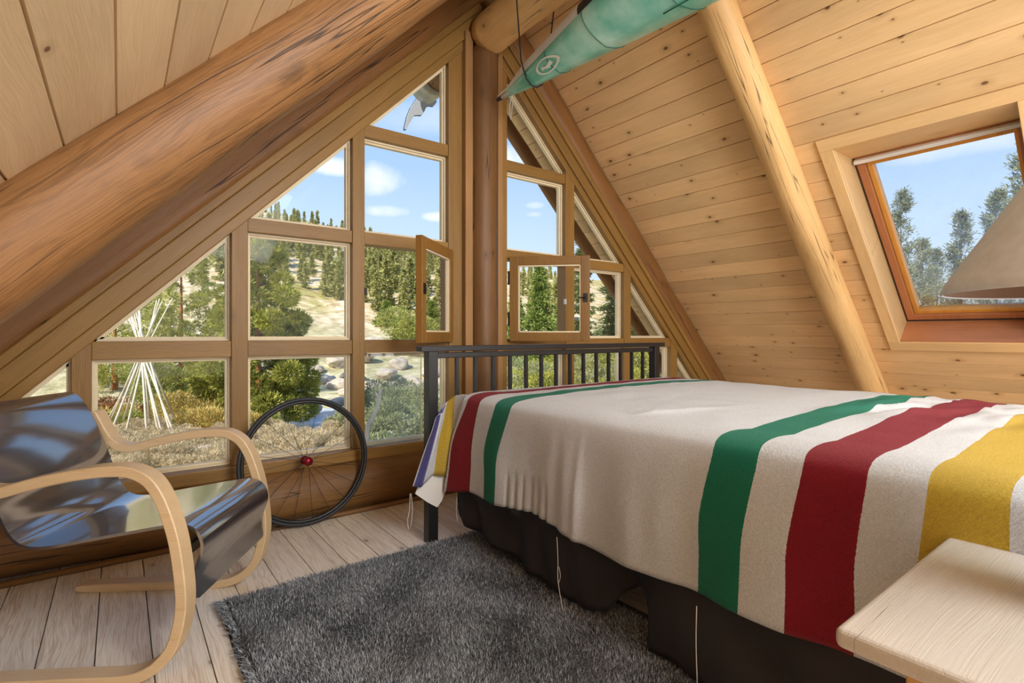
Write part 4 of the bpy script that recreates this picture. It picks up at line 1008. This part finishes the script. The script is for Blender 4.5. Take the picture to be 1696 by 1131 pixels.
def place(name, me_f, mat, pos, label, cat, group=None, sc_=(1, 1, 1), rz=0, trunk=None, tmat='bark_g'):
    root = empty(name, pos, label, cat, group); root.rotation_euler.z = rz; root.scale = sc_
    o = bpy.data.objects.new('foliage', me_f); COL.objects.link(o); o.parent = root
    if not me_f.materials: me_f.materials.append(mat)
    if trunk:
        t = bpy.data.objects.new('trunk', trunk); COL.objects.link(t); t.parent = root
        if not trunk.materials: trunk.materials.append(M[tmat])
    return root
def trunk_mesh(H, r, name='trunk', lean=0):
    m = MB(); pts = [(lean * (i / 8) ** 2, 0, -.3 + (H * .93 + .3) * i / 8) for i in range(9)]; m.tube(pts, [r * (1 - .92 * i / 8) for i in range(9)], 8); return mesh(m.v, m.f, name)
def gpos(px, d): p = at(px, d); return Vector((p.x, p.y, ground(p.x, p.y) - .02))
rg = np.random.default_rng(3)
def tree(px, d, topy, half_px, label, kind='spruce', cat='tree', dens=1.0, group=None, tm='bark_g', **k):
    p = gpos(px, d); top = 1 + (554 - topy) / 860 * d; H = top - p.z; R = half_px / 860 * d
    me = conifer_mesh('foliage', H, R, rg, whorls=int(24 * dens), per=int(9 * dens), blen=.26 * (d / 28) ** .5 * k.pop('bl', 1), bw=.030 * (d / 28) ** .5 * k.pop('bws', 1), **k)
    return place({'spruce': 'spruce_tree', 'pine': 'pine_tree', 'dark': 'conifer_tree', 'grey': 'conifer_tree', 'lime': 'young_tree', 'hill': 'conifer_tree'}[kind], me, F[kind], p, label, cat, group, trunk=trunk_mesh(H, .018 * H), tmat=tm)
# near trees seen through the left panes
def bigpine(px, d, topy, botz, half_px, label, seed, n=26000, mat='pine', right=1.0):
    r_ = np.random.default_rng(seed); p = gpos(px, d); top = 1 + (554 - topy) / 860 * d - p.z; R = half_px / 860 * d; blobs = []
    lv = 15
    for i in range(lv):
        f = (i + .3) / lv; z = botz + (top - botz) * f; rr = R * (1 - f) ** .55 * (1 if f > .12 else .75)
        m_ = max(2, int(9 * (1 - f) + 2))
        for k in range(m_):
            a = 2 * math.pi * (k + r_.uniform(0, .6)) / m_; q = rr * r_.uniform(.45, .95); blobs.append((q * math.cos(a), q * math.sin(a), z + r_.uniform(-.3, .3), r_.uniform(.38, .62) * (.55 + .5 * (1 - f))))
    me = clump_mesh('foliage', blobs, r_, n, .22, .022, .4)
    root = place('pine_tree', me, F[mat], p, label, 'tree', trunk=trunk_mesh(top, .17), tmat='bark')
    for i in range(10):
        a = r_.uniform(0, 6.28); z = botz + (top - botz) * i / 12; ln = R * .7 * (1 - i / 14); m = MB(); m.tube([(0, 0, z - .3), (math.cos(a) * ln * .5, math.sin(a) * ln * .5, z - .15), (math.cos(a) * ln, math.sin(a) * ln, z + .15)], [.05, .035, .012], 6)
        o = bpy.data.objects.new('branch', mesh(m.v, m.f, 'branch')); o.data.materials.append(M['bark_g']); COL.objects.link(o); o.parent = root
    return root
bigpine(428, 21.5, 352, 1.1, 108, 'big bushy green pine filling the window pane above the bicycle wheel', 1, 80000)
bigpine(300, 27, 372, .9, 92, 'pale green pine behind the tipi poles', 2, 34000)
bigpine(190, 30, 420, .6, 75, 'pine left of the tipi poles, partly behind the slanting frame', 6, 14000)
tree(893, 28, 440, 66, 'pointed green spruce framed by the open right casement', 'spruce', dens=1.35, droop=.35)
tree(856, 44, 492, 40, 'spruce behind the left edge of the open right casement', 'spruce')
tree(934, 43, 496, 44, 'spruce just right of the pointed spruce in the casement', 'spruce')
tree(965, 30, 372, 42, 'tall dark conifer whose tip shows against sky beside the outer rafter', 'dark', dens=1.1)
tree(1015, 34, 430, 70, 'dark conifer in the pane right of the open casement', 'dark', dens=1.2)
tree(1062, 27, 470, 60, 'dark conifer in the rightmost triangular pane', 'dark')
tree(1120, 25, 520, 70, 'dark conifer low at the far right corner of the gable window', 'dark')
tree(640, 62, 500, 24, 'spruce on the slope seen in the middle of the open casement gap', 'spruce')
tree(668, 55, 512, 26, 'spruce close to the free edge of the left casement', 'spruce')
tree(715, 50, 500, 30, 'conifer seen through the glass of the left casement', 'spruce')
def bush(px, d, r, h, kind, name, label, group=None, n=2600, z=None, bl=.16, bw=.016, seed=None):
    r_ = np.random.default_rng(seed if seed is not None else int(px * 7 + d * 13)); p = gpos(px, d); blobs = []
    for k in range(7): a = r_.uniform(0, 6.28); q = r * r_.uniform(.15, .7); blobs.append((q * math.cos(a), q * math.sin(a), h * r_.uniform(.3, .72), r * r_.uniform(.32, .5)))
    me = clump_mesh('foliage', blobs, r_, n, bl, bw, .6); o = bpy.data.objects.new(name, me); COL.objects.link(o); me.materials.append(F[kind]); o.location = p; tagit(o, label, 'bush', group); return o
bush(648, 27, 1.5, 2.6, 'willow', 'willow_bush', 'grey-green willow on the far bank in the pane right of the wheel', n=7000)
bush(1002, 23, 1.7, 3.6, 'lime', 'young_tree', 'yellow-green rounded young tree beside the dark conifers right of the casement', n=9000)
bush(255, 25, 1.6, 4.4, 'lime', 'young_tree', 'yellow-green aspen behind the tops of the tipi poles', n=7000)
bush(690, 44, 3.0, 4.6, 'lime', 'willow_bush', 'bright green willow beneath the hillside near the left casement', n=8000, bl=.3, bw=.03)
for i, (px, d, r, h, k_) in enumerate([(270, 21.5, 1.0, 1.7, 'yellow'), (305, 20.8, 1.2, 1.9, 'yellow'), (342, 20.5, 1.3, 2.0, 'yellow'), (375, 20.8, 1.1, 1.8, 'yellow'), (208, 21.5, .9, 1.5, 'yellow'), (190, 20.5, .8, 1.1, 'lime'), (135, 22, 1.2, 1.7, 'yellow'), (95, 21, 1.2, 1.7, 'yellow'), (60, 20, 1.2, 1.7, 'yellow'), (325, 19, .9, 1.1, 'yellow'), (360, 18.6, .9, 1.1, 'yellow'), (240, 23, 1.0, 1.9, 'rust'), (175, 24, 1.2, 2.0, 'rust'), (160, 23, 1.0, 1.7, 'rust'), (440, 19.5, .8, .9, 'lime'), (410, 18.5, .7, .9, 'yellow')]):
    bush(px, d, r, h, k_, 'willow_bush', {'yellow': 'golden autumn willow bush around the tipi poles', 'lime': 'small yellow-green bush at the left foot of the tipi poles' if px < 300 else 'small yellow-green bush on the river bank behind the left rim of the wheel', 'rust': 'rusty red shrub behind the tipi poles'}[k_], {'yellow': 'golden willows by the tipi', 'rust': 'rusty shrubs by the tipi'}.get(k_), n=3600)
for i, (px, d, r, h) in enumerate([(612, 27, 1.2, 2.2), (640, 24, 1.2, 2.4), (672, 26, 1.3, 2.5), (705, 23, 1.2, 2.2), (655, 17, 1.0, 1.6), (690, 15.5, .9, 1.5), (620, 16, .8, 1.1), (728, 16, 1.0, 1.7), (575, 19, .9, 1.2), (640, 13, .8, 1.0), (700, 12, .8, 1.0)]):
    bush(px, d, r, h, 'willow', 'willow_bush', 'green willow bush in the lower panes between wheel and headboard', 'green willows by the river', n=5000, bl=.14, bw=.014)
for i, (px, d, r, h) in enumerate([(850, 15, 1.2, 2.3), (882, 17, 1.3, 2.6), (912, 15, 1.2, 2.3), (945, 17, 1.4, 2.8), (978, 15, 1.3, 2.5), (1010, 16, 1.3, 2.6), (1045, 15, 1.3, 2.5), (1080, 16, 1.3, 2.7), (1110, 14, 1.2, 2.4), (1145, 14, 1.2, 2.2), (865, 22, 1.6, 3.4), (930, 23, 1.6, 3.5), (1000, 21, 1.5, 3.2), (1060, 21, 1.6, 3.5)]):
    bush(px, d, r, h, 'pine' if i % 2 else 'willow', 'green_bush', 'dense green bush seen low behind the headboard bars', 'bushes behind the headboard', n=5000, bl=.15, bw=.016)
# sagebrush: a few shapes, many plants
sage = []
for s_ in range(5):
    r_ = np.random.default_rng(40 + s_); blobs = []
    for k in range(9): a = r_.uniform(0, 6.28); q = .42 * r_.uniform(.1, 1); blobs.append((q * math.cos(a), q * math.sin(a), r_.uniform(.15, .42), r_.uniform(.14, .24)))
    me = clump_mesh('sagebrush', blobs, r_, 3400, .085, .006, .9); me.materials.append(F['sage']); sage.append(me)
cnt = 0
for i in range(900):
    px = rnd.uniform(-60, 640); d = 12.5 * (20.3 / 12.5) ** rnd.random()
    if cnt >= 240: break
    if px > 425 and d > 18.5: continue
    p = gpos(px, d); o = bpy.data.objects.new('sagebrush', sage[cnt % 5]); COL.objects.link(o); o.location = p; s = rnd.uniform(.7, 1.3); o.scale = (s, s, s * rnd.uniform(.7, 1.0)); o.rotation_euler.z = rnd.uniform(0, 6.28)
    tagit(o, 'pale grey sagebrush clump in the meadow outside the lower left panes', 'bush', 'sagebrush in the meadow'); cnt += 1
# rocks
def rock(px, d, s, label, group=None, name='boulder', dz=0):
    bm = bmesh.new(); bmesh.ops.create_icosphere(bm, subdivisions=4, radius=1); sd = rnd.uniform(0, 99)
    for v in bm.verts: v.co *= 1 + .32 * noise.noise(v.co * 1.1 + Vector((sd, 0, 0))) + .10 * noise.noise(v.co * 3.5 + Vector((0, sd, 0)))
    me = bpy.data.meshes.new(name); bm.to_mesh(me); bm.free(); me.materials.append(M['stone']); me.polygons.foreach_set('use_smooth', [True] * len(me.polygons))
    o = bpy.data.objects.new(name, me); COL.objects.link(o); p = gpos(px, d); o.location = (p.x, p.y, p.z + s[2] * .45 + dz); o.scale = s; o.rotation_euler.z = rnd.uniform(0, 3); tagit(o, label, 'rock', group)
rock(505, 15.2, (.62, .5, .34), 'rounded pinkish boulder in the sagebrush behind the wheel hub')
rock(345, 14.6, (.45, .4, .28), 'small boulder in the sage below the yellow bushes, behind the chair arm')
for px, d, s in ((560, 34, (1.2, .9, .6)), (585, 36, (1.5, 1.1, .7)), (610, 33, (1.1, .9, .5)), (560, 39, (1.5, 1.1, .8)), (600, 41, (1.7, 1.3, .9)), (640, 37, (1.3, 1, .7)), (680, 35, (1.4, 1, .7)), (575, 31, (.8, .7, .4)), (535, 42, (1.2, 1, .6)), (625, 32, (.8, .7, .35)), (520, 37, (1, .8, .5)), (695, 32, (.9, .7, .5)), (540, 35, (.9, .8, .5)), (660, 40, (1.3, 1, .8)), (715, 38, (1.3, 1, .7)), (572, 44, (1.5, 1.2, .8)), (618, 46, (1.6, 1.3, .9))):
    s = tuple(v * .72 for v in s); rock(px, d, s, 'pale boulder on the far river bank', 'boulders on the far bank', dz=.05)
for px, d, s in ((470, 27.5, (.5, .4, .25)), (520, 26, (.6, .4, .25)), (455, 30, (.6, .5, .3)), (560, 27, (.5, .5, .25))):
    rock(px, d, s, 'dark wet stone standing in the river', 'stones in the river', 'river_stone', dz=.75)
# tipi poles
TP = at(238, 19.0); tz = ground(TP.x, TP.y); apex = Vector((TP.x, TP.y, 1 - (582 - 554) / 860 * 19.0))
tops = [(-52, 14), (-42, 22), (-30, 30), (-6, 44), (8, 52), (20, 40), (34, 36), (46, 44), (50, 40), (62, 56)]
feet = [(163, 672), (171, 690), (178, 700), (205, 705), (244, 706), (250, 695), (266, 706), (273, 700), (288, 703), (296, 698), (301, 690), (196, 690)]
for i, (fx_, fy_) in enumerate(feet):
    dd = 19.0 + (-1.9 if fy_ > 697 else 1.4 if fy_ < 691 else .2); f = at(fx_, dd); f.z = ground(f.x, f.y) - .05
    ap = apex + Vector((rnd.uniform(-.10, .10), rnd.uniform(-.1, .1), rnd.uniform(-.1, .1))); dv = (ap - f); end = f + dv * rnd.uniform(1.5, 1.72)
    m = MB(); m.tube([f, f.lerp(end, .5), end], [.038, .032, .018], 8); o = m.build('tipi_pole', M['pole'], smooth=True)
    tagit(o, 'pale peeled pole of the bare tipi frame in the meadow', 'pole', 'tipi poles in the meadow')
# hillside forest
hill = []
for s_ in range(5):
    r_ = np.random.default_rng(60 + s_); me = conifer_mesh('conifer_tree', 7.0, 1.55, r_, whorls=15, per=6, tufts=4, bl=4, blen=.75, bw=.12, droop=.2, ragged=.3, base=.03); me.materials.append(F['hill']); hill.append(me)
cnt = 0; tries = 0; hpos = []
zones = [(320, 385, .8), (408, 585, 1.1), (603, 748, 1.9), (843, 960, .6)]
while cnt < 276 and tries < 20000:
    tries += 1; zt = rnd.choices(zones, [z[2] * (z[1] - z[0]) for z in zones])[0]; px = rnd.uniform(zt[0], zt[1]); d = rnd.uniform(60, 188) * math.cos(math.atan((px - 848) / 860)) ** .0
    p = gpos(px, d)
    if any((p.x - q[0]) ** 2 + (p.y - q[1]) ** 2 < 2.2 ** 2 for q in hpos): continue
    if noise.noise(Vector((p.x * .045, p.y * .045, 8))) < (-.12 if px < 585 else -.25): continue
    hpos.append((p.x, p.y)); o = bpy.data.objects.new('conifer_tree', hill[cnt % 5]); COL.objects.link(o); s = rnd.uniform(.5, 1.0) * (.95 if d < 120 else .75); o.location = p; o.scale = (s, s, s * rnd.uniform(.9, 1.3)); o.rotation_euler.z = rnd.uniform(0, 6.28)
    tagit(o, 'distant olive green conifer on the pale rocky hillside', 'tree', 'conifers on the hillside'); cnt += 1
# trees seen through the skylight
def sktree(px, d, topy, half_px, label, n=9000, group=None, seed=0, zb=1.2):
    r_ = np.random.default_rng(seed + int(px)); p = gpos(px, d); top = 1 + (554 - topy) / 860 * d - p.z; R = half_px / 860 * d; C = []; D = []; L = []
    k = 0
    for i in range(150):
        f = (i / 150) ** .9; z = zb + (top - zb) * f; rr = R * 1.25 * (1 - f) ** .85 * r_.uniform(.3, 1.15) + .06; a = r_.uniform(0, 6.28); m_ = int(n / 150)
        q = r_.uniform(.15, 1, m_) ** .7; up_ = .35 * q * q * rr
        c = np.stack([np.cos(a) * rr * q, np.sin(a) * rr * q, z + up_], 1) + r_.normal(0, .055, (m_, 3)) * (1 + .8 * (1 - f)); C.append(c)
        D.append(np.array([math.cos(a), math.sin(a), .7]) + r_.normal(0, .6, (m_, 3))); L.append(r_.uniform(.06, .17, m_))
    C.append(np.stack([r_.normal(0, .03, 60), r_.normal(0, .03, 60), r_.uniform(top - .5, top, 60)], 1)); D.append(np.array([0, 0, 1]) + r_.normal(0, .5, (60, 3))); L.append(np.full(60, .12))
    me = blades_mesh('foliage', np.concatenate(C), np.concatenate(D), np.concatenate(L), .012, r_)
    return place('conifer_tree', me, F['grey'], p, label, 'tree', group, trunk=trunk_mesh(top, .09))
for px, d, ty, hp, lb in ((1492, 15, 318, 52, 'tall conifer at the left side of the skylight view'), (1528, 19, 398, 34, 'slim conifer tip between the left tree and the middle tree in the skylight'), (1552, 20, 415, 40, 'short bushy conifer low in the skylight, left of its middle tree'),
                          (1592, 15, 352, 44, 'middle conifer in the skylight with an upright rounded crown'), (1650, 14, 318, 52, 'dense conifer in the skylight right of the middle one'), (1700, 11.5, 240, 105, 'large conifer at the right edge of the skylight with reaching branches')):
    sktree(px, d, ty, hp, lb)
for px, d in ((1500, 24), (1545, 26), (1590, 25), (1640, 27), (1690, 24), (1730, 26)):
    sktree(px, d, 425 + (px % 17), 50, 'grey-green conifer in the low background of the skylight', n=7000, group='background conifers in the skylight')
